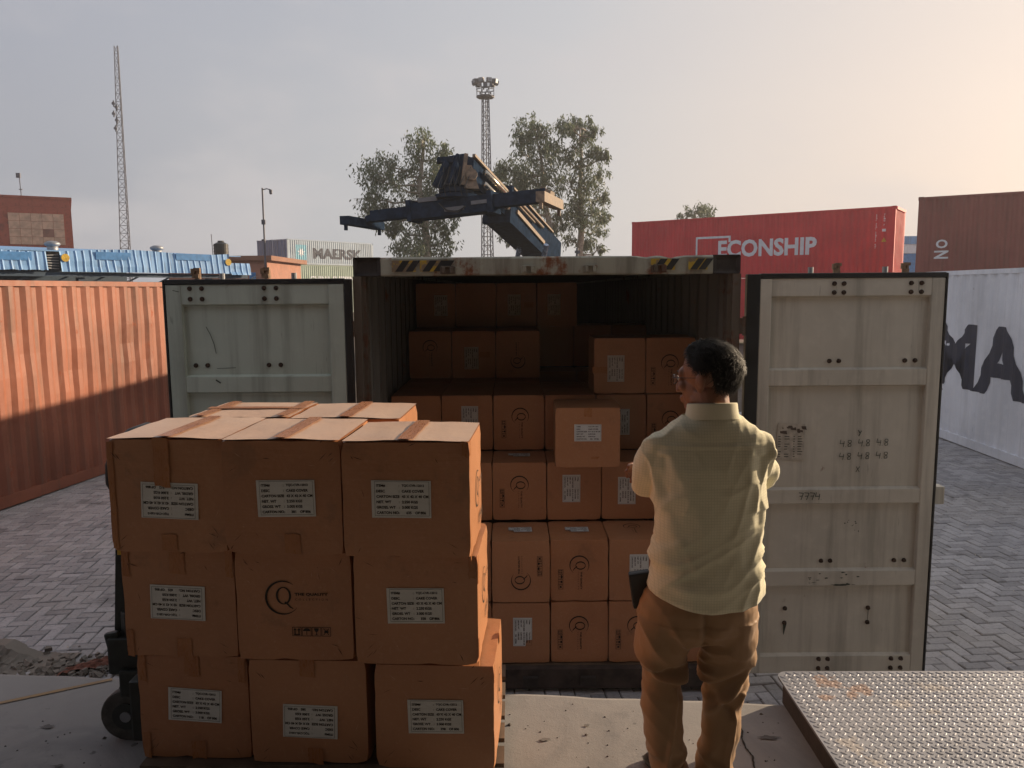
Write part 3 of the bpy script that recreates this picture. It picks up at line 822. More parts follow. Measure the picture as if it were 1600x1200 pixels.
# hazard stripes on the header
def hazard(x0, w, slots, lean=0.5):
    z0, z1 = HC - 0.092, HC - 0.022
    my, mk = MB(), MB()
    mk_y = -0.0085
    my.add([(x0, mk_y, z0), (x0 + w, mk_y, z0), (x0 + w, mk_y, z1), (x0, mk_y, z1)], [(0, 1, 2, 3)])
    for s in slots:
        x = x0 + s; h = (z1 - z0); ww = 0.045
        mk.add([(x, mk_y - 0.0012, z0 + .001), (x + ww, mk_y - 0.0012, z0 + .001), (x + ww + h * lean * 1.4, mk_y - 0.0012, z1 - .001), (x + h * lean * 1.4, mk_y - 0.0012, z1 - .001)], [(0, 1, 2, 3)])
    a = my.build("hazard_sticker", M_stk, hd); mk.build("stripe", M_stickblack, a)
t = NT("peeling_yellow_sticker"); nn_ = t.noise(9, 6, 0.7); n2 = t.noise(40, 5, 0.7)
mk_ = t.rng(nn_, 0.44, 0.50)
t.col(t.mix(mk_, t.mix(n2, (0.17, 0.11, 0.06), (0.26, 0.20, 0.13)), t.mix(t.rng(n2, 0.3, 0.7), (0.52, 0.36, 0.03), (0.42, 0.26, 0.03)))); t.rough(0.65)
M_stk = t.m
hazard(-0.97, 0.15, (0.02, 0.085))
hazard(-0.795, 0.185, (0.015, 0.085, 0.145 - 0.02))
hazard(0.65, 0.15, (0.012, 0.085))
hazard(0.885, 0.12, (0.01, 0.062))
# locking cam keepers on the header
for x in (-0.62, -0.115, 0.27, 0.70):
    k = MB(); k.box((x - 0.048, -0.02, HC - 0.108), (x + 0.048, -0.0015, HC - 0.062)); k.box((x - 0.034, -0.043, HC - 0.100), (x - 0.014, -0.02, HC - 0.066)); k.box((x + 0.014, -0.043, HC - 0.100), (x + 0.034, -0.02, HC - 0.066)); k.box((x - 0.04, -0.035, HC - 0.066), (x + 0.04, -0.02, HC - 0.058))
    me = k.mesh("cam_keeper", M_creamr if abs(x) < 0.5 else M_post); soften(me, 0.004, 2)
    link("cam_keeper", me, oc)
# sill
mb = MB().box((-W2 + 0.178, 0.004, 0.03), (W2 - 0.178, 0.10, 0.165)); mb.build("sill", simple("worn_dark_sill", (0.055, 0.04, 0.034), 0.8, 0.1, 0.5, 9, 0.003), oc)
for x in (-0.62, -0.115, 0.27, 0.70):
    k = MB(); k.box((x - 0.05, -0.03, 0.06), (x + 0.05, 0.002, 0.12)); k.build("cam_keeper", M_dark, oc)

# doors --------------------------------------------------------------
def make_door(label, xa, xb, hinge_left, mat, bolts, ribs, z0=0.13, z1=2.755):
    """inside face of an open container door; faces -y at y = 0 local; xa..xb in the world"""
    w = xb - xa
    t = thing("container_door", label, "door", (xa, Y0 - 0.03, 0))
    # panel with pressed ribs: profile in z of (z, y) where y larger = recessed
    fl, frr = (0.085, w - 0.095) if hinge_left else (0.11, w - 0.11)
    zz = [z0]
    for a, b in ribs: zz += [a - 0.012, a + 0.008, b - 0.008, b + 0.012]
    zz.append(z1)
    dep = [0.030]
    prof = [(z0, 0.034)]
    for a, b in ribs: prof += [(a, 0.034), (a + 0.012, 0.004), (b - 0.012, 0.004), (b, 0.034)]
    prof.append((z1, 0.034))
    pz = []
    for (za, ya), (zb, yb) in zip(prof[:-1], prof[1:]):
        k = max(1, int((zb - za) / 0.08))
        for i in range(k): pz.append((za + (zb - za) * i / k, ya + (yb - ya) * i / k))
    pz.append(prof[-1])
    nx = 16; mb = MB()
    for z, y in pz:
        for i in range(nx + 1):
            x = fl + (frr - fl) * i / nx
            mb.v.append((x, y + 0.004 * noise.noise(Vector((x * 2 + xa, z * 2, 0))), z))
    for k in range(len(pz) - 1):
        for i in range(nx):
            a = k * (nx + 1) + i; mb.f.append((a, a + 1, a + nx + 2, a + nx + 1)); mb.mi.append(0)
    pn = mb.build("panel", mat, t)
    for (a, b) in ((0.012, fl), (frr, w - 0.012)):
        m = MB().box((a, 0.0, z0 + 0.012), (b, 0.045, z1 - 0.012)); me = m.mesh("door_stile", mat); soften(me, 0.006, 2); link("door_stile", me, t)
    MB().box((0.0, 0.046, z0), (w, 0.056, z1)).build("back_sheet", mat, t)
    # rubber gasket round the edge
    gk = MB(); gw, gd = 0.03, 0.02
    gl = -0.072 if hinge_left else -0.004; gr = w + 0.004 if hinge_left else w + 0.034
    wl = 0.084 if hinge_left else 0.014; wr = 0.014 if hinge_left else 0.044
    gk.box((gl, -0.004, z0), (gl + wl, 0.045, z1 + 0.018)); gk.box((gr - wr, -0.004, z0), (gr, 0.045, z1 + 0.018)); gk.box((gl + wl, -0.004, z1 - 0.010), (gr - wr, 0.045, z1 + 0.022))
    me = gk.mesh("gasket", M_rubber); soften(me, 0.005, 2); link("gasket", me, t)
    bl = MB()
    bmesh_b = MB().cyl((0, 0.0, 0), (0, -0.014, 0), 0.0135, 8).mesh("bolt", M_rustbolt)
    wash = MB().cyl((0, 0.0, 0), (0, -0.003, 0), 0.02, 12).mesh("bolt", M_rustbolt)
    for bx, bz in bolts:
        rec = 0.034
        for a, b in ribs:
            if a < bz < b: rec = 0.004
        m = MB().cyl((bx, rec, bz), (bx, rec - 0.004, bz), 0.015, 10).cyl((bx, rec - 0.004, bz), (bx, rec - 0.016, bz), 0.011, 6)
        m.build("bolt", M_rustbolt, t)
    # locking bars and their cams on the outer side
    for bx in ((0.30 * w, 0.70 * w)):
        lb = MB().cyl((bx, 0.085, z0 - 0.03), (bx, 0.085, z1 + 0.06), 0.017, 10).build("locking_bar", M_steel, t)
    return t, pn
rR = [(0.13, 0.27), (0.735, 0.856), (1.288, 1.402), (2.058, 2.180), (2.623, 2.755)]
bR = []
for x in (0.418, 0.49, 0.952, 1.022):
    bR += [(x + 0.0, 2.705), (x, 2.66), (x, 2.215)] if x > 0 else []
bR = [(x, z) for x in (0.475, 0.535, 0.955, 1.02) for z in (2.71, 2.655, 2.222, 0.905, 0.24, 0.175)] + [(0.25, 0.58), (0.25, 0.48), (0.80, 0.58), (0.80, 0.48)]
doorR, pnR = make_door("right door of the open container, grey warmed in colour for bounced light, with pencil writing and a worn sheet", 1.545, 2.725, True, M_door_r, bR, rR)
bL = [(x, z) for x in (0.165, 0.24, 0.63, 0.705) for z in (2.71, 2.645, 2.225, 0.905, 0.24)]
rL = [(0.13, 0.27), (0.735, 0.856), (1.288, 1.402), (2.045, 2.165), (2.600, 2.745)]
doorL, pnL = make_door("left door of the open container, grey-green with two rows of bolts", -2.175, -1.035, False, M_door_l, bL, rL, z1=2.745)
# top cams seen above the doors
for dx, xw, tpar in ((1.545, 2.065, doorR), (1.545, 2.50, doorR), (-2.175, -1.985, doorL), (-2.175, -1.545, doorL)):
    x = xw - dx; k = MB()
    k.cyl((x, 0.085, 2.77), (x, 0.085, 2.83), 0.02, 8); k.box((x - 0.03, 0.06, 2.775), (x + 0.012, 0.075, 2.80)); k.box((x - 0.035, 0.055, 2.80), (x - 0.015, 0.08, 2.835)); k.box((x - 0.02, 0.06, 2.82), (x + 0.02, 0.08, 2.84))
    k.build("locking_cam", simple("rusted_cam_%d" % int(xw * 10), (0.26, 0.17, 0.11), 0.8, 0.2, 0.4, 30), tpar)
MB().box((1.195, 0.05, 1.275), (1.27, 0.13, 1.39)).build("door_stop", M_door_r, doorR)
# hand writing, sheet and scuffs on the right door
def stroke(mb, pts, y, w=0.004):
    for (a, b), (c, d_) in zip(pts[:-1], pts[1:]):
        v = Vector((c - a, 0, d_ - b)); n_ = Vector((-v.z, 0, v.x)).normalized() * w / 2
        q = [Vector((a, y, b)), Vector((c, y, d_))]
        mb.add([q[0] - n_, q[1] - n_, q[1] + n_, q[0] + n_], [(0, 1, 2, 3)])
DIG = {'4': [[(0.1, 1), (0, .45), (.6, .5)], [(.55, .8), (.45, 0)]], '8': [[(.5, .9), (.15, .9), (.1, .65), (.5, .4), (.5, .1), (.15, .05), (.1, .3), (.55, .65), (.5, .9)]], '7': [[(0, .95), (.6, .9), (.3, 0)], [(.1, .5), (.5, .52)]], '.': [[(0, .05), (.06, .05)]],
       'X': [[(0, 0), (.6, .9)], [(.05, .9), (.55, 0)]], 'Y': [[(.1, 1), (.35, .55)], [(.6, .9), (.2, 0)]]}
def writing(mb, s, x, z, h, y, w=0.004, adv=0.72):
    for ch in s:
        if ch in DIG:
            for st_ in DIG[ch]: stroke(mb, [(x + p[0] * h, z + p[1] * h) for p in st_], y, w)
        x += h * (adv if ch != '.' else 0.25)
mb = MB(); yb = 0.0275
for j, z in enumerate((1.665, 1.58)):
    for i in range(3): writing(mb, "4.8", 0.565 + i * 0.118, z + 0.003 * i, 0.048, yb)
writing(mb, "X", 0.675, 1.50, 0.04, yb); writing(mb, "Y", 0.675, 1.735, 0.04, yb, 0.006)
writing(mb, "7774.", 0.30, 1.325, 0.05, -0.003, 0.005)
mb.build("handwriting", M_marker, doorR)
sh = MB().add([(0.155, yb - 0.002, 1.59), (0.33, yb - 0.002, 1.583), (0.335, yb - 0.002, 1.818), (0.16, yb - 0.002, 1.825)], [(0, 1, 2, 3)]).build("worn_sheet", M_oldpaper, doorR)
mb = MB()
for k in range(9):
    z = 1.735 - k * 0.0165
    for a, b in ((0.165, 0.185), (0.205, 0.24), (0.262, 0.275), (0.29, 0.325)):
        if rnd.random() < 0.8: mb.add([(a, yb - 0.0035, z), (a + (b - a) * rnd.uniform(.5, 1), yb - 0.0035, z), (a + (b - a) * rnd.uniform(.5, 1), yb - 0.0035, z + 0.005), (a, yb - 0.0035, z + 0.005)], [(0, 1, 2, 3)])
mb.build("sheet_print", M_marker, sh)
mb = MB()
for _ in range(18):
    a = rnd.uniform(0.17, 0.32); z = rnd.uniform(1.765, 1.80); w_ = rnd.uniform(.008, .03)
    mb.add([(a, yb - 0.0030 - rnd.random() * 0.0004, z - w_ / 3), (a + w_, yb - 0.0030, z - w_ / 2), (a + w_ * .8, yb - 0.003, z + w_ / 3), (a - .003, yb - 0.003, z + w_ / 3)], [(0, 1, 2, 3)])
mb.build("sheet_stain", simple("brown_smudge", (0.10, 0.075, 0.06), 0.9), sh)
mb = MB()
def blotch(mb, x, z, rx, rz_, y, seed):
    pts = [(x + rx * (0.7 + 0.6 * noise.noise(Vector((math.cos(a) * 2, math.sin(a) * 2, seed)))) * math.cos(a), y, z + rz_ * (0.7 + 0.6 * noise.noise(Vector((math.cos(a) * 2, math.sin(a) * 2, seed + 5)))) * math.sin(a)) for a in [k * math.pi / 9 for k in range(18)]]
    mb.add(pts, [tuple(range(18))])
blotch(mb, 0.60, 0.752, 0.085, 0.009, -0.001, 1)
for k in range(14): blotch(mb, 0.52 + rnd.uniform(-.14, .2), 0.80 + rnd.uniform(-.05, .045), rnd.uniform(.006, .02), rnd.uniform(.002, .006), -0.001 - k * 0.0001, k + 3)
for k in range(9): blotch(mb, 0.64 + rnd.uniform(-.06, .08), 1.14 + rnd.uniform(-.04, .04), rnd.uniform(.003, .009), rnd.uniform(.003, .007), yb, k + 33)
mb.add([(0.243, yb, 0.40), (0.247, yb, 0.40), (0.262, yb, 0.47), (0.24, yb, 0.47)], [(0, 1, 2, 3)])
mb.add([(0.798, yb, 0.49), (0.801, yb, 0.49), (0.803, yb, 0.57), (0.798, yb, 0.57)], [(0, 1, 2, 3)])
mb.build("scuff_marks", M_marker, doorR)
mb = MB()
stroke(mb, [(0.245, 2.47), (0.27, 2.42), (0.29, 2.36), (0.30, 2.30)], yb, 0.004); stroke(mb, [(0.30, 2.205), (0.42, 2.209)], yb, 0.003)
stroke(mb, [(0.30, 2.135), (0.33, 2.115)], -0.001, 0.008); stroke(mb, [(0.06, 2.70), (0.10, 2.69)], -0.0015, 0.004)
mb.build("scratches", M_marker, doorL)

# ------------------------------------------------------------------ cartons
# prints are drawn in a plane (u right, v up), centred on the origin
def ring(mb, cx, cy, rx, ry, t0, t1, w0, n=40, a0=0.0, a1=2 * math.pi, thick=None):
    pi_, po = [], []
    for i in range(n + 1):
        a = a0 + (a1 - a0) * i / n; w = thick(i / n) if thick else w0
        po.append((cx + (rx) * math.cos(a), cy + (ry) * math.sin(a), 0)); pi_.append((cx + (rx - w) * math.cos(a), cy + (ry - w) * math.sin(a), 0))
    mb.add(po + pi_, [(i, i + 1, n + 2 + i, n + 1 + i) for i in range(n)])
def logo_2d():
    mb = MB()
    ring(mb, 0, 0, 0.066, 0.066, 0, 0, 0, a0=R(50), a1=R(325), thick=lambda t: 0.0012 + 0.0075 * math.sin(math.pi * min(1, t * 1.02)) ** 1.0, n=44)
    ring(mb, 0.004, 0.008, 0.029, 0.034, 0, 0, 0, thick=lambda t: 0.0035 + 0.0045 * abs(math.cos(2 * math.pi * t)), n=32)
    mb.add([(0.006, -0.020, 0), (0.013, -0.024, 0), (0.026, -0.038, 0), (0.040, -0.044, 0), (0.038, -0.040, 0), (0.030, -0.034, 0), (0.020, -0.022, 0), (0.010, -0.014, 0)], [(0, 1, 2, 6, 7), (2, 3, 4, 5, 6)])
    text_into(mb, "THE QUALITY", 0.046, 0.006, w=0.125, h=0.013, bold=0.03)
    text_into(mb, "COLLECTION", 0.047, -0.010, w=0.123, h=0.0075, bold=0.0, space=1.9)
    return mb.v, mb.f
LOGO = logo_2d()
def icons_2d():
    mb = MB()
    def fr(x0, y0, x1, y1, w=0.0018):
        mb.add([(x0, y0, 0), (x1, y0, 0), (x1, y0 + w, 0), (x0, y0 + w, 0)], [(0, 1, 2, 3)]); mb.add([(x0, y1 - w, 0), (x1, y1 - w, 0), (x1, y1, 0), (x0, y1, 0)], [(0, 1, 2, 3)])
        mb.add([(x0, y0, 0), (x0 + w, y0, 0), (x0 + w, y1, 0), (x0, y1, 0)], [(0, 1, 2, 3)]); mb.add([(x1 - w, y0, 0), (x1, y0, 0), (x1, y1, 0), (x1 - w, y1, 0)], [(0, 1, 2, 3)])
    for k in range(4): fr(-0.070 + k * 0.035, -0.017, -0.037 + k * 0.035, 0.017)
    x = -0.0535   # two arrows up
    for dx in (-0.007, 0.007):
        mb.add([(x + dx - 0.002, -0.010, 0.), (x + dx + 0.002, -0.010, 0), (x + dx + 0.002, 0.006, 0), (x + dx - 0.002, 0.006, 0)], [(0, 1, 2, 3)]); mb.add([(x + dx - 0.006, 0.005, 0), (x + dx + 0.006, 0.005, 0), (x + dx, 0.013, 0)], [(0, 1, 2)])
    mb.add([(x - .011, -.013, 0), (x + .011, -.013, 0), (x + .011, -.010, 0), (x - .011, -.010, 0)], [(0, 1, 2, 3)])
    x = -0.0185   # umbrella
    mb.add([(x + 0.013 * math.cos(a), 0.002 + 0.011 * math.sin(a), 0) for a in [math.pi * i / 10 for i in range(11)]], [tuple(range(11))]); mb.add([(x - .0012, -.012, 0), (x + .0012, -.012, 0), (x + .0012, .002, 0), (x - .0012, .002, 0)], [(0, 1, 2, 3)])
    x = 0.0165    # glass
    mb.add([(x - .009, .012, 0), (x - .006, .002, 0), (x - .0015, -.002, 0), (x - .0015, -.010, 0), (x - .007, -.013, 0), (x + .007, -.013, 0), (x + .0015, -.010, 0), (x + .0015, -.002, 0), (x + .006, .002, 0), (x + .009, .012, 0)], [(0, 1, 2, 7, 8, 9), (2, 3, 6, 7), (3, 4, 5, 6)])
    x = 0.0515    # no hooks
    for s in (-1, 1): mb.add([(x + s * .011, .012, 0), (x + s * .008, .012, 0), (x - s * .011, -.012, 0), (x - s * .008, -.012, 0)], [(0, 1, 2, 3)])
    mb.add([(x - .008, -.004, 0), (x + .008, -.004, 0), (x + .006, .004, 0), (x - .006, .004, 0)], [(0, 1, 2, 3)])
    return mb.v, mb.f
ICONS = icons_2d()
def label_2d(num):
    mb = MB(); W, H = 0.200, 0.128
    rows_ = [("ITEM#", "TQC-CVR-12012"), ("DESC", "CAKE COVER"), ("CARTON SIZE", "43 X 42 X 40 CM"), ("NET. WT", "2.250 KGS"), ("GROSS. WT", "3.000 KGS"), ("CARTON NO.", None)]
    for k, (a, b) in enumerate(rows_):
        y = 0.0455 - k * 0.0185
        text_into(mb, a, -0.084, y - 0.004, h=0.0095, bold=0.035)
        text_into(mb, ":", -0.008, y - 0.003, h=0.006, bold=0.02)
        if b: text_into(mb, b, 0.002, y - 0.004, h=0.0095, bold=0.035)
        else: text_into(mb, num, 0.016, y - 0.004, h=0.0095, bold=0.035); text_into(mb, "OF", 0.046, y - 0.004, h=0.0095, bold=0.035); text_into(mb, "806", 0.064, y - 0.004, h=0.0095, bold=0.035)
    w = 0.0009; x0, x1, y0, y1 = -0.090, 0.094, -0.057, 0.0605
    for q in (((x0, y0), (x1, y0 + w)), ((x0, y1 - w), (x1, y1)), ((x0, y0), (x0 + w, y1)), ((x1 - w, y0), (x1, y1))):
        (a, b), (c, d_) = q; mb.add([(a, b, 0), (c, b, 0), (c, d_, 0), (a, d_, 0)], [(0, 1, 2, 3)])
    return mb.v, mb.f
_lab = {}
def to_face(face, dims):
    """matrix: print plane (u, v, outward) -> carton local, origin at the centre of the face"""
    w, d, h = dims
    if face == 'front': return Matrix(((1, 0, 0, 0), (0, 0, -1, -d / 2), (0, 1, 0, h / 2), (0, 0, 0, 1)))
    if face == 'right': return Matrix(((0, 0, 1, w / 2), (1, 0, 0, 0), (0, 1, 0, h / 2), (0, 0, 0, 1)))
    if face == 'left': return Matrix(((0, 0, -1, -w / 2), (-1, 0, 0, 0), (0, 1, 0, h / 2), (0, 0, 0, 1)))
    return Matrix(((1, 0, 0, 0), (0, 1, 0, 0), (0, 0, 1, h), (0, 0, 0, 1)))
_mesh2d = {}
def flat_mesh(key, vf, mat):
    if key not in _mesh2d: _mesh2d[key] = MB().add(*vf).mesh(key[0], mat)
    return _mesh2d[key]
def decal(name, me, root, face, dims, u, v, rot, lift, parent=None):
    M = to_face(face, dims) @ Matrix.Translation((u, v, lift)) @ Matrix.Rotation(R(rot), 4, 'Z')
    o = link(name, me, parent or root)
    if parent is not None:
        o.matrix_local = Matrix.Identity(4)
    o.matrix_local = M if parent is None else Matrix.Translation((0, 0, lift))
    return o
def paper_2d(W, H, notch=None, seed=0):
    r = random.Random(seed); j = lambda: r.uniform(-0.0008, 0.0008)
    p = [(-W / 2, -H / 2), (W / 2, -H / 2), (W / 2, H / 2), (-W / 2, H / 2)]
    if notch == 'right': p = [p[0], p[1], (W / 2, -H * .1), (W * .38, -H * .08), (W * .30, H * .05), (W * .36, H * .2), (W / 2, H * .24), p[2], p[3]]
    if notch == 'top': p = [p[0], p[1], p[2], (W * .14, H / 2), (W * .12, H * .40), (-W * .22, H * .42), (-W * .24, H / 2), p[3]]
    if notch == 'corner': p = [p[0], p[1], (W / 2, H * .15), (W * .30, H * .18), (W * .28, H / 2), p[3]]
    q = [(x + j(), y + j(), 0) for x, y in p]; n = len(q)
    return q, [tuple(range(n))]
def put_label(root, dims, face, u, v, rot, num="412", notch=None, s=1.0):
    pk = ("paper", notch)
    me = flat_mesh(("shipping_label", notch), paper_2d(0.200, 0.128, notch, 3), M_paper)
    o = decal("shipping_label", me, root, face, dims, u, v, rot, 0.0052)
    o.scale = (s, s, 1)
    pm = flat_mesh(("label_print", num), label_2d(num), M_ink)
    decal("label_print", pm, root, face, dims, 0, 0, 0, 0.0009, parent=o)
def put_logo(root, dims, face, u, v, rot, s=1.0, icons=True):
    o = decal("logo_print", flat_mesh(("logo_print",), LOGO, M_ink), root, face, dims, u, v, rot, 0.0048); o.scale = (s, s, 1)
    if icons:
        c, t = math.cos(R(rot)), math.sin(R(rot)); du, dv = 0.10, -0.125
        decal("handling_symbols", flat_mesh(("handling_symbols",), ICONS, M_ink), root, face, dims, u + du * c - dv * t, v + du * t + dv * c, rot, 0.0048)

def carton_mesh(dims, seed):
    w, d, h = dims
    bm = bmesh.new(); bmesh.ops.create_cube(bm, size=1)
    bmesh.ops.scale(bm, vec=(w, d, h), verts=bm.verts); bmesh.ops.translate(bm, vec=(0, 0, h / 2), verts=bm.verts)
    bmesh.ops.subdivide_edges(bm, edges=bm.edges[:], cuts=9, use_grid_fill=True)
    for v in bm.verts:
        x, y, z = v.co.x / (w / 2), v.co.y / (d / 2), (v.co.z - h / 2) / (h / 2)
        n_ = [abs(x) > .999, abs(y) > .999, abs(z) > .999]
        c = v.co.copy(); k = sum(n_)
        # soft bulge of the panels, dented edges and crushed corners
        b = 0.0035
        if n_[0]: v.co.x += math.copysign(b * (1 - y * y) * (1 - z * z) - 0.0025 * (1 - (1 - y * y) * (1 - z * z)), x)
        if n_[1]: v.co.y += math.copysign(b * (1 - x * x) * (1 - z * z) - 0.0025 * (1 - (1 - x * x) * (1 - z * z)), y)
        if k >= 2:
            q = noise.noise(Vector((c.x * 11, c.y * 11, c.z * 11 + seed * 7))) * 0.006 + noise.noise(Vector((c.x * 35, c.y * 35, c.z * 35 + seed * 7))) * 0.003
            inw = Vector((-x * n_[0], -y * n_[1], -z * n_[2])).normalized()
            v.co += inw * (0.0025 + max(0, q))
        if k == 3: v.co += Vector((-x, -y, -z * 0.5)) * random.Random(seed * 9 + int(x + 3 * y + 9 * z)).uniform(0.002, 0.009)
    me = bpy.data.meshes.new("box_body"); bm.to_mesh(me); bm.free(); me.materials.append(M_card)
    for p in me.polygons: p.use_smooth = True
    try: me.set_sharp_from_angle(angle=R(40))
    except Exception: pass
    return me
def strip_mesh(name, W, L, mat, seed, ragged=True, wav=0.0008):
    """tape strip along v, centred, lightly wrinkled"""
    mb = MB(); n = 10; r = random.Random(seed)
    for i in range(n + 1):
        for k in range(4):
            x = -W / 2 + W * k / 3; y = -L / 2 + L * i / n
            if ragged and i in (0, n): y += r.uniform(-.004, .004)
            mb.v.append((x + 0.0012 * math.sin(i * 1.7 + seed), y, wav * noise.noise(Vector((x * 30, y * 20, seed)))))
    for i in range(n):
        for k in range(3):
            a = i * 4 + k; mb.f.append((a, a + 1, a + 5, a + 4)); mb.mi.append(0)
    return mb.mesh(name, mat)
_bod, _tp = {}, {}
def body_for(dims, seed):
    k = (tuple(round(x, 3) for x in dims), seed)
    if k not in _bod: _bod[k] = carton_mesh(dims, seed)
    return _bod[k]
def tape(root, dims, face, u, v, W, L, rot=0, lift=0.0042):
    k = (round(W, 3), round(L, 3), int(u * 100) % 3)
    if k not in _tp: _tp[k] = strip_mesh("packing_tape", W, L, M_tape, k[2])
    return decal("packing_tape", _tp[k], root, face, dims, u, v, rot, lift)
def carton(label, group, x0, x1, y0, depth, z0, z1, rz=0.0, seed=0, flaps=False, detail=(), tilt=0.0):
    """x0..x1 along the front edge, y0 the front, z0..z1 the height"""
    w, h = x1 - x0, z1 - z0; dims = (w, depth, h)
    t = thing("carton", label, "carton", ((x0 + x1) / 2, y0 + depth / 2, z0), rz, group)
    if tilt: t.rotation_euler = (0, tilt, rz)
    link("box_body", body_for(dims, seed % 4), t)
    if flaps:
        for s in (-1, 1):
            mb = MB(); n = 6
            for i in range(n + 1):
                for k in range(n + 1):
                    x = s * (0.0025 + (w / 2 - 0.004) * k / n) if flaps == 'y' else -w / 2 + 0.002 + (w - 0.004) * k / n
                    y = -depth / 2 + 0.002 + (depth - 0.004) * i / n if flaps == 'y' else s * (0.0025 + (depth / 2 - 0.004) * i / n)
                    e = (k / n if flaps == 'y' else i / n)
                    z = h + 0.0018 + 0.004 * (1 - e) + 0.0035 * noise.noise(Vector((x * 9, y * 9, seed)))
                    mb.v.append((x, y, z))
            fs = []
            for i in range(n):
                for k in range(n):
                    a = i * (n + 1) + k; f = (a, a + 1, a + n + 2, a + n + 1)
                    fs.append(f if (s > 0) else f[::-1])
            mb.f = fs; mb.mi = [0] * len(fs)
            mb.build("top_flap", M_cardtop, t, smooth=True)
        if flaps == 'y': tape(t, dims, 'top', 0, 0, 0.052, depth - 0.004, 0, 0.0105)
        else: tape(t, dims, 'top', 0, 0, 0.052, w - 0.004, 90, 0.0105)
    for it in detail:
        k = it[0]
        if k == 'label': put_label(t, dims, *it[1:])
        elif k == 'logo': put_logo(t, dims, *it[1:])
        elif k == 'tape': tape(t, dims, *it[1:])
    return t
M_scuff = simple("dark_scuff", (0.075, 0.035, 0.02), 0.8)
M_pale = simple("torn_card_edge", (0.55, 0.33, 0.2), 0.8)
_sc = {}
def scuffs(root, dims, face, seed):
    w, h_ = (dims[0], dims[2]) if face == 'front' else (dims[1], dims[2])
    for mat_, nm, cnt in ((M_scuff, "scuff_marks", 9), (M_pale, "pale_scratches", 7)):
        k = (nm, seed % 5)
        if k not in _sc:
            r = random.Random(seed * 3 + cnt); mb = MB()
            for _ in range(cnt):
                if nm == "scuff_marks" and r.random() < 0.6:
                    x, y = r.choice((-1, 1)) * r.uniform(.155, .19), r.choice((-1, 1)) * r.uniform(.14, .19)   # creases run in from the corners
                    a = math.atan2(-y, -x) + r.uniform(-.4, .4); L = r.uniform(.015, .05)
                else:
                    x, y, a, L = r.uniform(-.19, .19), r.uniform(-.19, .19), r.uniform(0, 3.14), r.uniform(.006, .04)
                wd = r.uniform(.0006, .0016); c, t_ = math.cos(a), math.sin(a)
                p = [(x, y), (x + c * L * .5 - t_ * wd, y + t_ * L * .5 + c * wd), (x + c * L + r.uniform(-.003, .003), y + t_ * L), (x + c * L * .5 + t_ * wd, y + t_ * L * .5 - c * wd)]
                mb.add([(u, v, 0) for u, v in p], [(0, 3, 2, 1)])
            _sc[k] = mb.mesh(nm, mat_)
        o = decal(nm, _sc[k], root, face, dims, 0, 0, 0, 0.0046 if nm == "scuff_marks" else 0.0044); o['kind'] = 'stuff'
T = 'tape'
def front_tapes(h, w, top=True, bot=True, u=0.0, side=True, tl=0.11):
    o = []
    if top: o.append((T, 'front', u, h / 2 - tl / 2, 0.055, tl))
    if bot: o.append((T, 'front', u + 0.01, -h / 2 + 0.035, 0.055, 0.07))
    if side:
        o += [(T, 'front', -w / 2 + 0.014, h / 2 - 0.05, 0.026, 0.10), (T, 'front', -w / 2 + 0.014, -h / 2 + 0.05, 0.026, 0.10), (T, 'front', w / 2 - 0.014, h / 2 - 0.05, 0.026, 0.10)]
    return o
GD = "cartons stacked on the dock"
h = 0.401
# bottom, middle, top layers of the front row
L3 = [(-1.380, -0.968, "bottom left carton of the dock stack with an upright label", [('label', 'front', 0.005, 0.01, -3, "118")] + front_tapes(h, .4, tl=.08)),
      (-0.957, -0.530, "bottom middle carton of the dock stack with an upside-down label low on its face", [('label', 'front', 0.005, -0.035, 178, "585"), (T, 'front', 0.0, 0.17, 0.055, 0.07), (T, 'front', 0.02, -0.17, 0.055, 0.06)]),
      (-0.490, -0.062, "bottom right carton of the dock stack, sticking out to the right, with an upright label", [('label', 'front', 0.005, 0.005, 1, "398"), ('logo', 'right', 0.0, 0.02, 0), (T, 'right', -0.197, 0.17, 0.02, 0.07), (T, 'right', 0.05, 0.185, 0.05, 0.04)])]
L2 = [(-1.396, -0.986, "middle left carton of the dock stack with an upside-down label", [('label', 'front', -0.005, 0.005, 178, "625")] + front_tapes(h, .406, tl=.09)),
      (-0.976, -0.564, "middle carton of the dock stack with the large round Q logo", [('logo', 'front', -0.04, 0.035, 0, 0.95)]),
      (-0.545, -0.114, "middle right carton of the dock stack with an upright label", [('label', 'front', 0.0, 0.02, 1, "358"), ('logo', 'right', 0.0, 0.02, 0), (T, 'front', 0.197, 0.16, 0.024, 0.08), (T, 'right', -0.197, 0.15, 0.03, 0.10), (T, 'right', -0.197, -0.15, 0.03, 0.10)])]
L1 = [(-1.388, -0.981, "top left carton of the dock stack with an upside-down label under a brown tape end", [('label', 'front', 0.01, -0.015, 178, "512", None), (T, 'front', -0.01, 0.12, 0.055, 0.17, 0, 0.0075), (T, 'front', 0.0, -0.165, 0.055, 0.06)] + [(T, 'front', -0.19, 0.0, 0.02, 0.38)]),
      (-0.977, -0.571, "top middle carton of the dock stack with an upright label", [('label', 'front', 0.015, 0.0, 1, "381"), (T, 'front', 0.03, -0.16, 0.055, 0.07)]),
      (-0.560, -0.132, "top right carton of the dock stack with upright label and sunlit logo on its side", [('label', 'front', -0.015, 0.005, 0, "635"), ('logo', 'right', 0.02, -0.01, 0), (T, 'front', 0.20, 0.175, 0.02, 0.05), (T, 'right', -0.19, 0.18, 0.03, 0.05), (T, 'right', -0.20, -0.14, 0.02, 0.12)])]
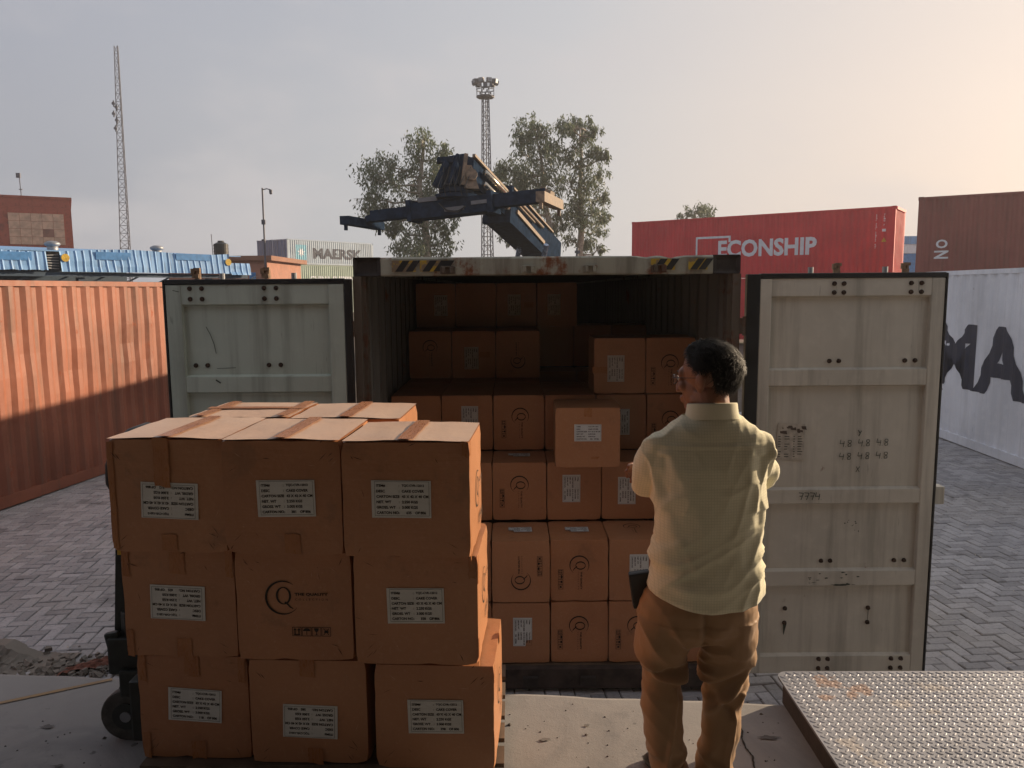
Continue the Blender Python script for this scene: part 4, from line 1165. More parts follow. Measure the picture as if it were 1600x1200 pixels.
for li, (rowd, z0, y0) in enumerate(((L3, 0.965, 2.61), (L2, 1.378, 2.58), (L1, 1.790, 2.52))):
    for k, (a, b, lab, det) in enumerate(rowd):
        rz = (-0.045, -0.05, -0.06)[k] if li == 2 else (-0.05, -0.035, -0.055)[k]
        dp = 0.40 if li < 2 else (0.43, 0.42, 0.37)[k]
        c_ = carton(lab, GD, a, b, y0 + (0.075, 0.035, -0.01)[k], dp, z0 + 0.002 * k, z0 + h, rz, li * 3 + k, 'y' if (li == 2) else False, det)
        scuffs(c_, (b - a, dp, h - 0.002 * k), 'front', li * 3 + k)
for li, z0 in enumerate((0.965, 1.378, 1.790)):
    for k, (a, b) in enumerate(((-1.29, -0.875), (-0.868, -0.430))):
        lab = [["back row carton of the dock stack, bottom left", "back row carton of the dock stack, bottom right"], ["back row carton of the dock stack, middle left", "back row carton of the dock stack, middle right"],
               ["back left carton on top of the dock stack with crossed brown tape", "back right carton on top of the dock stack with its right side in the sun"]][li][k]
        c_ = carton(lab, GD, a, b, 2.985 if k else 3.035, 0.40, z0, z0 + h, -0.04 if k == 0 else -0.045, 3 + li + k, ('x' if k == 0 else 'y') if li == 2 else False,
               [('logo', 'right', 0, 0.0, 0, 1.0, False)] if k else ([(T, 'top', -0.16, 0, 0.045, 0.39, 0, 0.009), (T, 'top', 0.17, 0, 0.045, 0.39, 0, 0.009)] if li == 2 else []))

# cartons in the container: columns of 0.39, rows of 0.43, stepping back
GC = "cartons loaded in the container"
CX = [-0.925, -0.54, -0.147, 0.245, 0.637, 1.022, 1.385]
FZ = 0.175
ROWN = ["bottom row", "second row", "third row", "fourth row", "fifth row", "sixth row"]
COLN = ["leftmost", "second from left", "third from left", "fourth from left", "fifth from left", "rightmost"]
CW = 270  # prints on these cartons are turned a quarter
TOP = lambda u, v, r, n=None: ('label', 'top', u, v, r, "274", n)
spec = {
 (0, 2): [('label', 'front', 0.01, 0.01, CW, "274", 'corner')], (0, 3): [('logo', 'front', -0.005, 0.05, CW)], (0, 4): [('logo', 'front', 0.0, 0.05, CW)], (0, 5): [('label', 'front', -0.02, 0.02, CW)],
 (1, 2): [('logo', 'front', 0.0, -0.06, 90), ('label', 'top', 0.0, 0.02, 182, "274", 'corner', .8)], (1, 3): [('logo', 'front', 0.0, 0.04, CW), ('label', 'top', 0.0, 0.0, 181, "274", 'corner', .8)], (1, 4): [('label', 'front', 0.01, 0.01, CW), ('logo', 'top', 0, 0.06, CW, .9, False)], (1, 5): [('logo', 'front', 0, .04, CW)],
 (2, 2): [('logo', 'front', 0.0, 0.05, CW), ('label', 'top', 0.0, 0.02, 181, "274", 'corner', .8)], (2, 3): [('label', 'front', -0.02, 0.02, CW)], (2, 4): [('label', 'front', -0.01, 0.0, CW)], (2, 5): [('logo', 'front', 0, .04, CW)], (2, 1): [('logo', 'front', 0, .04, CW)],
 (3, 0): [], (3, 1): [('label', 'front', 0.02, 0.03, CW, "274", 'corner')], (3, 2): [('logo', 'front', 0.01, 0.05, CW)], (3, 3): [], (3, 4): [('label', 'front', 0.0, 0.0, 90)], (3, 5): [('logo', 'front', 0.0, 0.02, CW)],
 (4, 0): [('logo', 'front', 0.0, 0.07, CW, 1, False)], (4, 1): [('label', 'front', -0.02, -0.03, CW), (T, 'front', 0.10, 0.0, 0.05, 0.09, 90)], (4, 2): [('logo', 'front', 0.0, -0.06, 90, 1, False)],
 (4, 4): [('label', 'front', -0.03, -0.02, CW), (T, 'front', -0.14, -0.03, 0.05, 0.13, 90)], (4, 5): [('logo', 'front', -0.01, 0.02, CW)],
 (5, 0): [('label', 'front', 0.05, 0.0, CW)], (5, 1): [], (5, 2): [('label', 'front', -0.02, 0.0, CW), (T, 'front', 0.12, 0.0, 0.05, 0.09, 90)], (5, 3): [('label', 'front', -0.03, 0.0, CW)],
}
def kindof(d):
    names = []
    for it in d:
        if it[1] != 'front': continue
        if it[0] == 'label': names.append("label")
        if it[0] == 'logo': names.append("upended logo" if it[4] == 90 else "round logo")
    return " with " + " and ".join(names) if names else ", plain"
for (r_, c), det in spec.items():
    fy = {0: 4.955, 1: 4.955, 2: 5.40, 3: 5.80, 4: 6.90 if c < 4 else 5.80, 5: 7.50}[r_]
    yj = rnd.uniform(-0.008, 0.012)
    z0 = FZ + r_ * 0.43
    a, b = CX[c] + 0.004, CX[c + 1] - 0.004
    if r_ == 4 and c >= 4: a, b = (0.622, 1.008) if c == 4 else (1.016, 1.388)
    if r_ == 4 and c == 2: b = 0.25
    lab = "%s carton in the %s in the container" % (COLN[c], ROWN[r_]) + kindof(det)
    if r_ in (4, 5) and c < 4: lab = "%s carton in the %s, deep inside" % (COLN[c], ROWN[r_]) + kindof(det)
    carton(lab, GC, a, b, fy + yj, 0.425, z0 + 0.003, z0 + 0.43 - 0.003, rnd.uniform(-0.008, 0.008), (r_ * 5 + c), False, det)
# second file behind, seen only as tops and dark faces
for (r_, c, fy) in ((0, 1, 4.96), (1, 1, 4.96), (3, 0, 6.23), (3, 1, 6.23), (3, 2, 6.23), (3, 3, 6.23), (3, 4, 6.23), (3, 5, 6.23), (2, 0, 5.41), (0, 0, 4.97), (1, 0, 4.97), (4, 0, 7.34), (4, 1, 7.34), (4, 2, 7.34), (3, 0, 6.67), (3, 1, 6.67), (3, 2, 6.67), (4, 3, 7.9), (4, 4, 7.9), (4, 5, 7.9), (3, 3, 7.5), (3, 4, 7.5)):
    z0 = FZ + r_ * 0.43
    lab = "%s carton in the %s %s" % (COLN[c], ROWN[r_], "behind the dock stack" if fy < 5.5 else ("set one step back in the dark" if fy < 6.5 else "set two steps back in the dark" if fy < 7.3 else "far back in the dark" if fy < 7.6 else "at the far dark end"))
    carton(lab, GC, CX[c] + 0.004, CX[c + 1] - 0.004, fy, 0.42, z0 + 0.003, z0 + 0.427, 0.004 * (c % 3 - 1), r_ + c, False, [])
carton("single loose carton with upright white label on the third row, pushed forward", GC, 0.300, 0.742, 5.20, 0.43, 1.467, 1.885, -0.02, 2, False,
       [('label', 'front', 0.0, 0.035, 0, "402", None, 0.92), (T, 'front', 0.0, 0.175, 0.055, 0.06), (T, 'front', 0.05, -0.14, 0.018, 0.05, 90)])

# ------------------------------------------------------------------ pallet truck under the stack
pj = thing("pallet_truck", "hand pallet truck carrying the dock stack, its steering wheel showing at the left", "pallet truck", (-1.52, 3.02, 0.89))
M_jack = simple("dark_green_jack_paint", (0.018, 0.022, 0.020), 0.5, 0.1, 0.4, 20)
for y in (-0.27, 0.11):
    m = MB().box((0.14, y, 0.005), (1.36, y + 0.16, 0.07)); me = m.mesh("fork", M_jack); soften(me, 0.008, 2); link("fork", me, pj)
for y in (-0.075, 0.045):
    wl = MB(); wl.cyl((-0.045, y - 0.024, 0.105), (-0.045, y + 0.024, 0.105), 0.105, 28); me = wl.mesh("steer_wheel", simple("worn_wheel_tread", (0.075, 0.07, 0.062), 0.7, 0.1, 0.4, 30)); soften(me, 0.008, 2); w_ = link("steer_wheel", me, pj)
    for p in me.polygons: p.use_smooth = False
    MB().cyl((-0.045, y - 0.030, 0.105), (-0.045, y + 0.03, 0.105), 0.055, 20).build("wheel_hub", M_jack, w_)
    MB().cyl((-0.045, y - 0.034, 0.105), (-0.045, y + 0.034, 0.105), 0.022, 14).build("axle_cap", M_steel, w_)
m = MB().box((-0.06, -0.11, 0.19), (0.09, 0.11, 0.30)); m.box((-0.115, -0.08, 0.27), (0.06, 0.08, 0.42)); m.cyl((-0.03, 0, 0.3), (-0.03, 0, 0.52), 0.055, 16); m.cyl((-0.085, -0.05, 0.33), (-0.085, 0.05, 0.33), 0.04, 14); m.box((0.06, -0.27, 0.10), (0.16, 0.27, 0.34)); m.beam((-0.105, -0.05, 0.44), (-0.09, -0.05, 0.36), 0.03, 0.06)
m.cyl((-0.1, -0.07, 0.395), (-0.1, 0.07, 0.395), 0.018, 10)
me = m.mesh("pump_unit", M_jack); soften(me, 0.01, 2); link("pump_unit", me, pj)
MB().beam((-0.075, 0, 0.40), (-0.03, 0, 0.98), 0.07, 0.045, up=(0, 1, 0)).build("handle_shaft", M_jack, pj)
MB().box((-0.068, -0.034, 0.755), (-0.035, -0.030, 0.82)).build("shaft_sticker", M_yellow, pj)
lp = [(-0.02, -0.02, 0.97), (-0.02, -0.09, 1.02), (-0.015, -0.145, 1.08), (-0.005, -0.16, 1.15), (0.01, -0.14, 1.215), (0.04, -0.08, 1.26), (0.07, 0.0, 1.27), (0.05, 0.09, 1.25), (0.02, 0.15, 1.19), (-0.005, 0.15, 1.10), (-0.01, 0.08, 1.02), (-0.02, 0.02, 0.97)]
MB().tube(lp, 0.018, 10).build("handle_loop", M_rubber, pj, smooth=True)
# skid under the cartons
sk = thing("wooden_pallet", "flat wooden pallet under the bottom cartons of the dock stack", "pallet", (-0.7, 3.0, 0.962))
for k in range(5):
    MB().box((-0.68, -0.36 + k * 0.16, -0.018), (0.66, -0.25 + k * 0.16, 0.0)).build("board", simple("old_pallet_wood", (0.14, 0.10, 0.07), 0.85, 0, 0.4), sk) if k == 0 else link("board", bpy.data.objects["board"].data, sk, (0, k * 0.16, 0))
# ------------------------------------------------------------------ bridge plate at the right
pl = thing("bridge_plate", "steel diamond plate ramp lying on the dock at lower right", "ramp", (1.15, 3.22, 0.89), -0.012)
TH = 0.118
mb = MB(); cr_ = 0.05; out = []
for cx, cy, a0 in ((cr_, -cr_, 90),):
    pass
xs_, ys_ = 2.2, 1.55
poly = [(0.0, -ys_), (xs_, -ys_), (xs_, 0.0)] + [(cr_ - cr_ * math.sin(R(a)), -cr_ + cr_ * math.cos(R(a))) for a in (0, 15, 30, 45, 60, 75, 90)]
n = len(poly)
vs = [(x, y, TH) for x, y in poly] + [(x, y, TH - 0.010) for x, y in poly]
mb.add(vs, [tuple(range(n)), tuple(range(2 * n - 1, n - 1, -1))] + [(i, n + i, n + (i + 1) % n, (i + 1) % n) for i in range(n)])
deck = mb.build("deck_sheet", M_plate, pl)
# raised lozenges: two crossing directions, 34 mm apart
mb = MB(); pitch = 0.0345
i = 0; y = -0.02
def tread(mb, x, y, a, L=0.0135, W=0.0048, hh=0.0022):
    c, s = math.cos(a), math.sin(a); T_ = lambda u, v: (x + u * c - v * s, y + u * s + v * c)
    o_ = [(-L, 0), (-L * .5, -W * .85), (0, -W), (L * .5, -W * .85), (L, 0), (L * .5, W * .85), (0, W), (-L * .5, W * .85)]
    vs = [(*T_(u, v), TH + 0.0002) for u, v in o_] + [(*T_(u * .72, v * .5), TH + hh) for u, v in o_]
    mb.add(vs, [(k, (k + 1) % 8, 8 + (k + 1) % 8, 8 + k) for k in range(8)] + [tuple(range(8, 16))])
row = 0
while y > -ys_ + 0.02:
    x = 0.018 + (pitch / 2 if row % 2 else 0); k = 0
    while x < xs_ - 0.02:
        if not (x < 0.03 and y > -0.03) and rnd.random() > 0.015:
            wr = 0.5 + 0.5 * noise.noise(Vector((x * 2.2, y * 2.6, 4)))
            tread(mb, x + rnd.uniform(-.0006, .0006), y + rnd.uniform(-.0006, .0006), (R(45) if (row % 2) else R(-45)) + rnd.uniform(-.06, .06), hh=0.0011 + 0.0016 * wr + rnd.uniform(-.0003, .0003))
        x += pitch; k += 1
    y -= pitch / 2; row += 1
mb.build("tread_pattern", M_plate, deck, kind='stuff')
fr = MB(); fr.box((0.02, -ys_ + 0.01, 0.0), (0.032, -0.05, TH - 0.012)); fr.build("side_flange", M_platepaint, pl)
MB().box((0.05, -0.035, 0.0), (xs_, -0.02, TH - 0.012)).build("end_flange", M_platepaint, pl)
for k in range(4): MB().box((0.3 + k * 0.5, -ys_ + 0.02, 0.0), (0.34 + k * 0.5, -0.04, TH - 0.012)).build("stiffener", M_platepaint, pl)
tag(MB().add([(0.40, 3.40, 0.006), (0.56, 3.42, 0.01), (0.60, 3.50, 0.004), (0.43, 3.49, 0.012)], [(0, 1, 2, 3)]).build("plastic_scrap", M_whiteprint, loc=(0.18, 0.72, 0.02)), "scrap of white plastic on the ground at the container sill", "litter")

# ------------------------------------------------------------------ reach stacker behind the container
M_rs = simple("dark_blue_crane_paint", (0.018, 0.032, 0.058), 0.8, 0.0, 0.3, 6); [setattr(n.inputs["Specular IOR Level"], "default_value", 0.0) for n in M_rs.node_tree.nodes if n.type == "BSDF_PRINCIPLED"]
M_rs2 = simple("sunlit_tan_crane_steel", (0.22, 0.16, 0.115), 0.7, 0.1, 0.35, 8)  # tan side fittings; also paints sunlight on boom edges and right spreader end
M_chrome = simple("chrome_rod", (0.55, 0.50, 0.42), 0.22, 0.9, 0.1)
rs = thing("reach_stacker", "dark blue reach stacker with raised boom and spreader behind the open container", "crane", (2.2, 33, 0))
ro = Vector((2.2, 33, 0))
def W(p): return tuple(Vector(p) - ro)
H0, H1 = Vector((-1.30, 22.5, 6.02)), Vector((1.27, 30.0, 4.15))       # boom line
bd = (H1 - H0).normalized(); sd = bd.cross(Vector((0, 0, 1))).normalized(); uu = sd.cross(bd)
B = lambda a, s=0.0, u=0.0: W(H0 + bd * a + sd * s + uu * u)
MB().beam(B(2.9), B(9.0), 0.86, 1.10).build("outer_boom", M_rs, rs)
MB().beam(B(-0.1), B(3.0), 0.60, 0.76).build("inner_boom", M_rs, rs)
MB().beam(B(-0.2, 0.33, 0.39), B(2.95, 0.33, 0.39), 0.09, 0.07).build("boom_edge", M_rs2, rs)
MB().beam(B(2.9, 0.45, 0.56), B(7.6, 0.45, 0.56), 0.10, 0.06).build("boom_edge", M_rs2, rs)
MB().beam(B(2.78, 0.0, 0.0), B(2.95, 0.0, 0.0), 0.94, 1.20).build("boom_collar", M_rs, rs)
for o_ in (0.15, -0.20):
    MB().cyl(B(0.5, 0.43, o_), B(2.6, 0.43, o_), 0.085, 14).build("hydraulic_cylinder", M_chrome, rs, smooth=True)
MB().cyl(B(3.2, 0.50, 0.30), B(6.2, 0.50, 0.30), 0.05, 10).build("hydraulic_pipe", M_rs2, rs)
MB().cyl(B(3.2, 0.50, 0.16), B(5.2, 0.50, 0.16), 0.035, 10).build("hydraulic_pipe", M_rs2, rs)
MB().beam(B(3.4, 0.47, -0.05), B(6.6, 0.47, -0.15), 0.05, 0.13).build("cable_tray", M_rs2, rs)
M_rod = simple("blue_chrome_rod", (0.25, 0.33, 0.48), 0.25, 0.7)
for s, q in ((-1, Vector((0.30, 27.6, 4.15))), (1, Vector((1.25, 27.6, 4.25)))):
    MB().cyl(W(q), W(q + Vector((-0.45, 1.3, -2.2))), 0.09, 12).build("lift_cylinder", M_rod, rs)
# boom head with rotator
m = MB()
m.hexa([W(p) for p in [(-2.08, 22.2, 5.62), (-1.30, 22.2, 5.62), (-1.20, 22.9, 5.62), (-2.0, 22.9, 5.62), (-1.80, 22.3, 6.42), (-1.30, 22.3, 6.50), (-1.10, 23.0, 6.50), (-1.6, 23.0, 6.42)]])
m.beam(W((-2.05, 22.25, 6.30)), W((-1.6, 22.35, 6.32)), 0.26, 0.17); m.beam(W((-2.12, 22.1, 5.55)), W((-1.78, 22.2, 6.25)), 0.16, 0.18); m.beam(W((-1.70, 22.0, 5.6)), W((-1.45, 22.1, 6.45)), 0.10, 0.12)
m.cyl(W((-1.55, 22.1, 5.6)), W((-1.5, 22.15, 6.2)), 0.08, 8); m.cyl(W((-1.95, 22.0, 5.5)), W((-1.9, 22.05, 5.95)), 0.06, 8)
me = m.mesh("boom_head", M_rs); soften(me, 0.02, 1); link("boom_head", me, rs)
m = MB(); m.cyl(W((-1.55, 22.5, 5.28)), W((-1.55, 22.5, 5.38)), 0.60, 24); m.cyl(W((-1.55, 22.5, 5.42)), W((-1.55, 22.5, 5.52)), 0.50, 24); m.cyl(W((-1.55, 22.5, 5.2)), W((-1.55, 22.5, 5.6)), 0.38, 20); m.build("slewing_ring", M_rs, rs)
m = MB(); m.hexa([W(p) for p in [(-1.28, 22.0, 5.50), (-0.88, 22.1, 5.50), (-0.88, 22.6, 5.50), (-1.28, 22.6, 5.50), (-1.26, 22.1, 6.15), (-1.08, 22.15, 6.15), (-1.08, 22.5, 6.15), (-1.26, 22.5, 6.15)]])
m.cyl(W((-1.08, 21.98, 5.88)), W((-1.08, 22.1, 5.88)), 0.16, 12); m.beam(W((-1.34, 22.0, 5.6)), W((-1.22, 22.05, 6.45)), 0.06, 0.10)
m.build("hydraulic_motor", M_rs2, rs)
m = MB()
for k in range(6):
    x = -1.95 + k * 0.15; m.tube([W((x, 21.95, 5.3)), W((x - 0.05, 21.85, 5.55)), W((x + 0.06, 22.0, 5.85)), W((x + 0.1, 22.1, 6.1))], 0.014, 5)
m.tube([W((-2.0, 22.0, 5.1)), W((-1.8, 21.95, 4.90)), W((-1.5, 21.9, 4.85)), W((-1.25, 21.9, 5.0))], 0.025, 5)
m.build("hoses", M_rubber, rs)
# spreader: main body and two telescopic beams, tilted
SL, SR = Vector((-4.40, 23.4, 4.84)), Vector((1.10, 21.8, 5.24))
ax = (SR - SL).normalized()
S = lambda f, u=0.0: SL.lerp(SR, f) + Vector((0, 0, u))
MB().beam(W(S(0.28, -.02)), W(S(0.72, -.02)), 0.75, 0.46).build("spreader_body", M_rs, rs)
MB().beam(W(S(0.34, 0.24)), W(S(0.60, 0.24)), 0.50, 0.16).build("spreader_top", M_rs, rs)
for a_, b_, u_, w_ in ((0.32, 0.42, 0.26, 0.12), (0.46, 0.56, -0.08, .10), (0.60, 0.68, 0.02, .1)):
    MB().beam(W(S(a_, u_) - Vector((0, 0.42, 0))), W(S(b_, u_) - Vector((0, 0.42, 0))), 0.06, w_).build("cover_plate", simple("worn_grey_plate%d" % int(a_ * 100), (0.16, 0.16, 0.17), 0.5), rs)
MB().beam(W(S(0.06)), W(S(0.30)), 0.44, 0.31).build("telescopic_beam", M_rs, rs)
MB().beam(W(S(0.70, 0.03)), W(S(0.985, 0.03)), 0.46, 0.36).build("telescopic_beam", M_rs, rs)
MB().beam(W(S(0.275)), W(S(0.30)), 0.84, 0.60).build("collar", M_rs, rs)
MB().beam(W(S(0.70)), W(S(0.725)), 0.84, 0.60).build("collar", M_rs, rs)
perp = ax.cross(Vector((0, 0, 1))).normalized()
MB().beam(W(S(1.0, -0.13) - perp * 1.15), W(S(1.0, -0.13) + perp * 1.15), 0.24, 0.27).build("end_beam", M_rs2, rs)
MB().beam(W(S(0.0, -0.16) - perp * 1.15), W(S(0.0, -0.16) + perp * 1.15), 0.30, 0.24).build("end_beam", M_rs, rs)
MB().beam(W(S(0.955, 0.10)), W(S(1.01, 0.02)), 0.40, 0.36, w1=0.5, h1=0.2).build("end_gusset", M_rs2, rs)
MB().beam(W(S(0.03, -0.08)), W(S(0.09, 0.0)), 0.40, 0.18).build("end_gusset", M_rs, rs)
for f, mm in ((1.0, M_rs2), (0.0, M_rs)):
    for s in (-1.08, 1.08):
        p = S(f) + perp * s
        MB().cyl(W(p + Vector((0, 0, -0.26))), W(p + Vector((0, 0, -0.44))), 0.055, 8).build("twist_lock", mm, rs)
# machine body
m = MB(); m.box((-1.5, -4.0, 0.7), (1.5, 3.8, 1.9)); m.box((-1.3, 1.5, 1.9), (1.3, 3.8, 2.8)); m.build("chassis", M_rs, rs)
m = MB(); m.box((0.9, -1.4, 1.9), (1.9, 0.2, 3.1)); cab = m.build("cab", M_rs, rs)
MB().box((0.95, -1.43, 2.3), (1.85, -1.405, 3.0)).build("cab_window", M_glass, cab)
for x in (-1.7, 1.7):
    for y in (-3.0, 2.6):
        MB().cyl((x - 0.3, y, 0.85), (x + 0.3, y, 0.85), 0.85, 24).build("wheel", M_rubber, rs)
for s_ in (-1, 1):
    MB().beam((s_ * 0.6, 2.6, 1.8), (s_ * 0.5, 2.0, 3.1), 0.2, 0.5).build("boom_support", M_rs, rs)

# ------------------------------------------------------------------ masts and poles
def lattice(mb, base, top, w0, w1, h, cell, r, n=3, br=None):
    base, top = Vector(base), Vector(top); N = max(2, int((top - base).length / cell))
    def leg(k, t):
        w = (w0 + (w1 - w0) * t) / 2; a = 2 * math.pi * k / n + math.pi / n + 0.3
        return base.lerp(top, t) + Vector((math.cos(a), math.sin(a), 0)) * w * (1.15 if n == 3 else 1.2)
    for k in range(n):
        mb.cyl(leg(k, 0), leg(k, 1), r * 1.5, 5, r1=r * 1.2)
    for i in range(N):
        for k in range(n):
            a, b = leg(k, i / N), leg((k + 1) % n, (i + 1) / N)
            if i % 2: a, b = leg((k + 1) % n, i / N), leg(k, (i + 1) / N)
            mb.cyl(a, b, r * 0.8, 4, caps=False); mb.cyl(leg(k, i / N), leg((k + 1) % n, i / N), r * 0.7, 4, caps=False)
    return leg
t = thing("radio_mast", "tall slim lattice radio mast rising behind the blue shed at left", "mast", (-44.4, 90, 0))
mb = MB(); lattice(mb, (0, 0, 0), (0.55, 0, 30), 1.35, 0.42, 30, 0.85, 0.036); mb.build("lattice", M_mast, t)
for z, x in ((21.9, 0.25), (22.6, -0.05), (23.3, 0.3), (23.7, 0.0), (21.0, 0.05)):
    m = MB(); m.cyl((x, -0.4, z), (x, -0.55, z), 0.18, 10); m.box((x - 0.06, -0.45, z - 0.35), (x + 0.06, -0.35, z + 0.35)); m.build("antenna", M_mast, t)
MB().cyl((0.40, 0.05, 0), (0.40, 0.05, 0.1), 0.4).build("mast_base", M_mast, t)
t = thing("light_tower", "lattice floodlight tower with a ring of lamps above the container header", "light tower", (-2.25, 75, 0))
mb = MB(); lattice(mb, (0, 0, 0), (-0.03, 0, 20.6), 1.25, 0.62, 20, 0.85, 0.04, n=4); mb.cyl((0.02, 0, 0), (0, 0, 20.6), 0.05, 6); mb.build("lattice", M_mast, t)
mb = MB()
for z, r_ in ((20.65, 0.86), (21.25, 0.86), (21.75, 0.86)):
    q = [(r_ * math.cos(a) - 0.03, r_ * math.sin(a), z) for a in [k * math.pi / 4 + 0.39 for k in range(8)]]
    mb.tube(q, 0.045, 5, closed=True)
for k in range(8):
    a = k * math.pi / 4 + 0.39; mb.cyl((0.86 * math.cos(a) - 0.03, 0.86 * math.sin(a), 20.65), (0.86 * math.cos(a) - 0.03, 0.86 * math.sin(a), 21.8), 0.03, 4)
mb.cyl((-0.03, 0, 20.55), (-0.03, 0, 20.68), 0.85, 8)
mb.build("platform", M_mast, t)
mb = MB()
for k in range(7):
    a = k * 0.9; mb.box((-0.5 + 0.16 * k - 0.07, -0.5, 20.8 + 0.2 * (k % 3)), (-0.5 + 0.16 * k + 0.07, -0.3, 21.0 + 0.2 * (k % 3)))
mb.build("control_gear", M_mast, t)
for k in range(9):
    a = k * 2 * math.pi / 9 + 0.2; x, y = 0.98 * math.cos(a) - 0.03, 0.98 * math.sin(a)
    m = MB(); m.beam((x * 0.85, y * 0.85, 21.95), (x * 1.25, y * 1.25, 21.9), 0.42, 0.38); o_ = m.build("floodlight", M_mast, t)
    MB().beam((x * 1.25, y * 1.25, 21.9), (x * 1.28, y * 1.28, 21.895), 0.36, 0.32).build("lamp_glass", M_steel, o_)
t = thing("camera_pole", "thin pole with a dome camera beside the pale grey container", "camera pole", (-6.95, 22, 0))
MB().cyl((0, 0, 0), (0.03, 0, 5.55), 0.032, 8, r1=0.024).build("pole", M_mast, t)
MB().tube([(0.03, 0, 5.5), (0.15, 0, 5.53), (0.26, 0, 5.5)], 0.014, 6).build("arm", M_mast, t)
m = MB(); m.cyl((0.26, 0, 5.5), (0.26, 0, 5.44), 0.045, 10); m.ball((0.26, 0, 5.42), (0.045, 0.045, 0.05), 10, 6); m.build("dome_camera", M_mast, t)
MB().box((-0.02, -0.06, 4.55), (0.08, 0.0, 4.68)).build("junction_box", M_mast, t)
MB().cyl((0, 0, 4.1), (0, 0, 4.14), 0.06, 8).build("clamp", M_mast, t)

# ------------------------------------------------------------------ blue shed canopy
M_bluesheet = paint("light_blue_roof_sheet", (0.17, 0.35, 0.62), rust=0.05, dirt=0.4)
M_bluepatch = simple("bright_blue_sheet", (0.05, 0.20, 0.46), 0.5)
M_bluedark = simple("dark_blue_girder", (0.03, 0.06, 0.10), 0.6)
A0, A1 = Vector((-18.2, 20.2, 0)), Vector((-10.7, 31.0, 0))
A0 = Vector((-17.6, 21.4, 0)); ad = (A1 - A0).normalized()
sh = thing("blue_shed", "blue corrugated shed canopy with darker blue patches beyond the orange container", "shed", tuple(A0), math.atan2(ad.y, ad.x))
LA = (A1 - A0).length
def fascia(x0, x1, z0f, z1f, seed, mat=M_bluesheet, y=0.0, torn=0.0):
    mb = MB(); n = int((x1 - x0) / 0.05)
    for k in range(5):
        for i in range(n + 1):
            x = x0 + (x1 - x0) * i / n
            zl, zh = z0f(x), z1f(x)
            if torn: zl += torn * max(0, noise.noise(Vector((x * 2.5, seed, 0)))) + 0.03 * noise.noise(Vector((x * 12, seed, 0)))
            z = zl + (zh - zl) * k / 4
            rib = 0.03 if (i % 5) == 0 else 0
            mb.v.append((x, y - rib + (1 - k / 4) * (-0.10 + 0.08 * noise.noise(Vector((x, k * 0.5, seed)))), z))
    for k in range(4):
        for i in range(n):
            a = k * (n + 1) + i; mb.f.append((a, a + 1, a + n + 2, a + n + 1)); mb.mi.append(0)
    return mb.build("fascia_sheet", mat, sh)
ztop = lambda x: 4.02 + 0.012 * x + 0.06 * math.sin(x * 1.1)
fascia(-7.0, 4.55, lambda x: 3.42, ztop, 1, torn=0.10)
fascia(4.95, LA - 0.6, lambda x: 3.38, ztop, 2)
fascia(LA - 0.58, LA + 0.35, lambda x: 3.34, lambda x: 3.80, 3)
for x0, x1, z0_, z1_ in ((0.35, 1.55, 3.75, 3.98), (2.95, 4.1, 3.72, 3.98), (6.1, 7.3, 3.80, 4.06), (9.0, 10.4, 3.86, 4.10)):
    MB().box((x0, -0.06, z0_ ), (x1, -0.035, z1_)).build("dark_patch", M_bluepatch, sh)
for x in (5.1, 11.15):
    m = MB().cyl((x, -0.09, 3.83), (x, -0.10, 3.83), 0.13, 16); m.build("yellow_disc", M_yellow, sh)
m = MB(); m.beam((-7, 0.15, 3.32), (LA + 0.3, 0.15, 3.28), 0.15, 0.14); m.beam((-7, 0.3, 3.05), (LA, 0.3, 3.0), 0.12, 0.1)
m.build("girder", M_bluedark, sh)
m = MB()
for k in range(16): m.beam((-6 + k * 1.2, 0.3, 3.0), (-5.4 + k * 1.2, 0.2, 3.3), 0.05, 0.05)
m.build("truss_web", M_bluedark, sh, kind='stuff')
for k in range(4): MB().box((-4 + k * 4.8, 0.2, 0), (-3.8 + k * 4.8, 0.4, 3.2)).build("post", M_bluedark, sh)
m = MB().hexa([(-7, 0.05, 4.0), (LA, 0.05, 4.05), (LA, 9, 4.6), (-7, 9, 4.6), (-7, 0.05, 4.03), (LA, 0.05, 4.08), (LA, 9, 4.63), (-7, 9, 4.63)]); m.build("roof", M_bluesheet, sh)
MB().box((-7, 8.8, 0), (LA, 9, 4.55)).build("back_wall", M_bluedark, sh)
m = MB()
for k in range(6): m.beam((4.55, 0.02, 3.5 + 0.08 * k), (4.95, 0.05, 3.47 + 0.09 * k), 0.02, 0.025)
m.build("louvre", M_steel, sh)
for x in (1.9, 5.3, 9.0):
    m = MB(); m.cyl((x, 1.2, 4.0), (x, 1.2, 4.28), 0.17, 12); m.ball((x, 1.2, 4.33), (0.25, 0.25, 0.11), 14, 6); m.build("roof_ventilator", M_steel, sh, smooth=True)

# ------------------------------------------------------------------ buildings
M_redwall = m_concrete("red_painted_plaster", (0.38, 0.10, 0.065), (0.12, 0.05, 0.04))
M_tile = simple("beige_tile", (0.55, 0.36, 0.26), 0.6, 0, 0.2, 2)
M_tiler = simple("brick_red_tile", (0.24, 0.11, 0.08), 0.6, 0, 0.2, 2)
bd_ = thing("tiled_building", "red-brown building with a beige tiled panel at far left", "building", (-49.83, 62.4, 0), R(29.8))
MB().box((0, 0.05, 0), (13.05, 14, 10.9)).build("wall", M_redwall, bd_)
MB().box((-0.1, -0.02, 10.75), (13.15, 14.1, 10.95)).build("parapet", M_redwall, bd_)
tiles = MB(); base_mesh = MB().box((0, 0, 0), (0.80, 0.03, 0.64)).mesh("wall_tile", M_tile); base_r = MB().box((0, 0, 0), (0.80, 0.03, 0.64)).mesh("wall_tile", M_tiler)
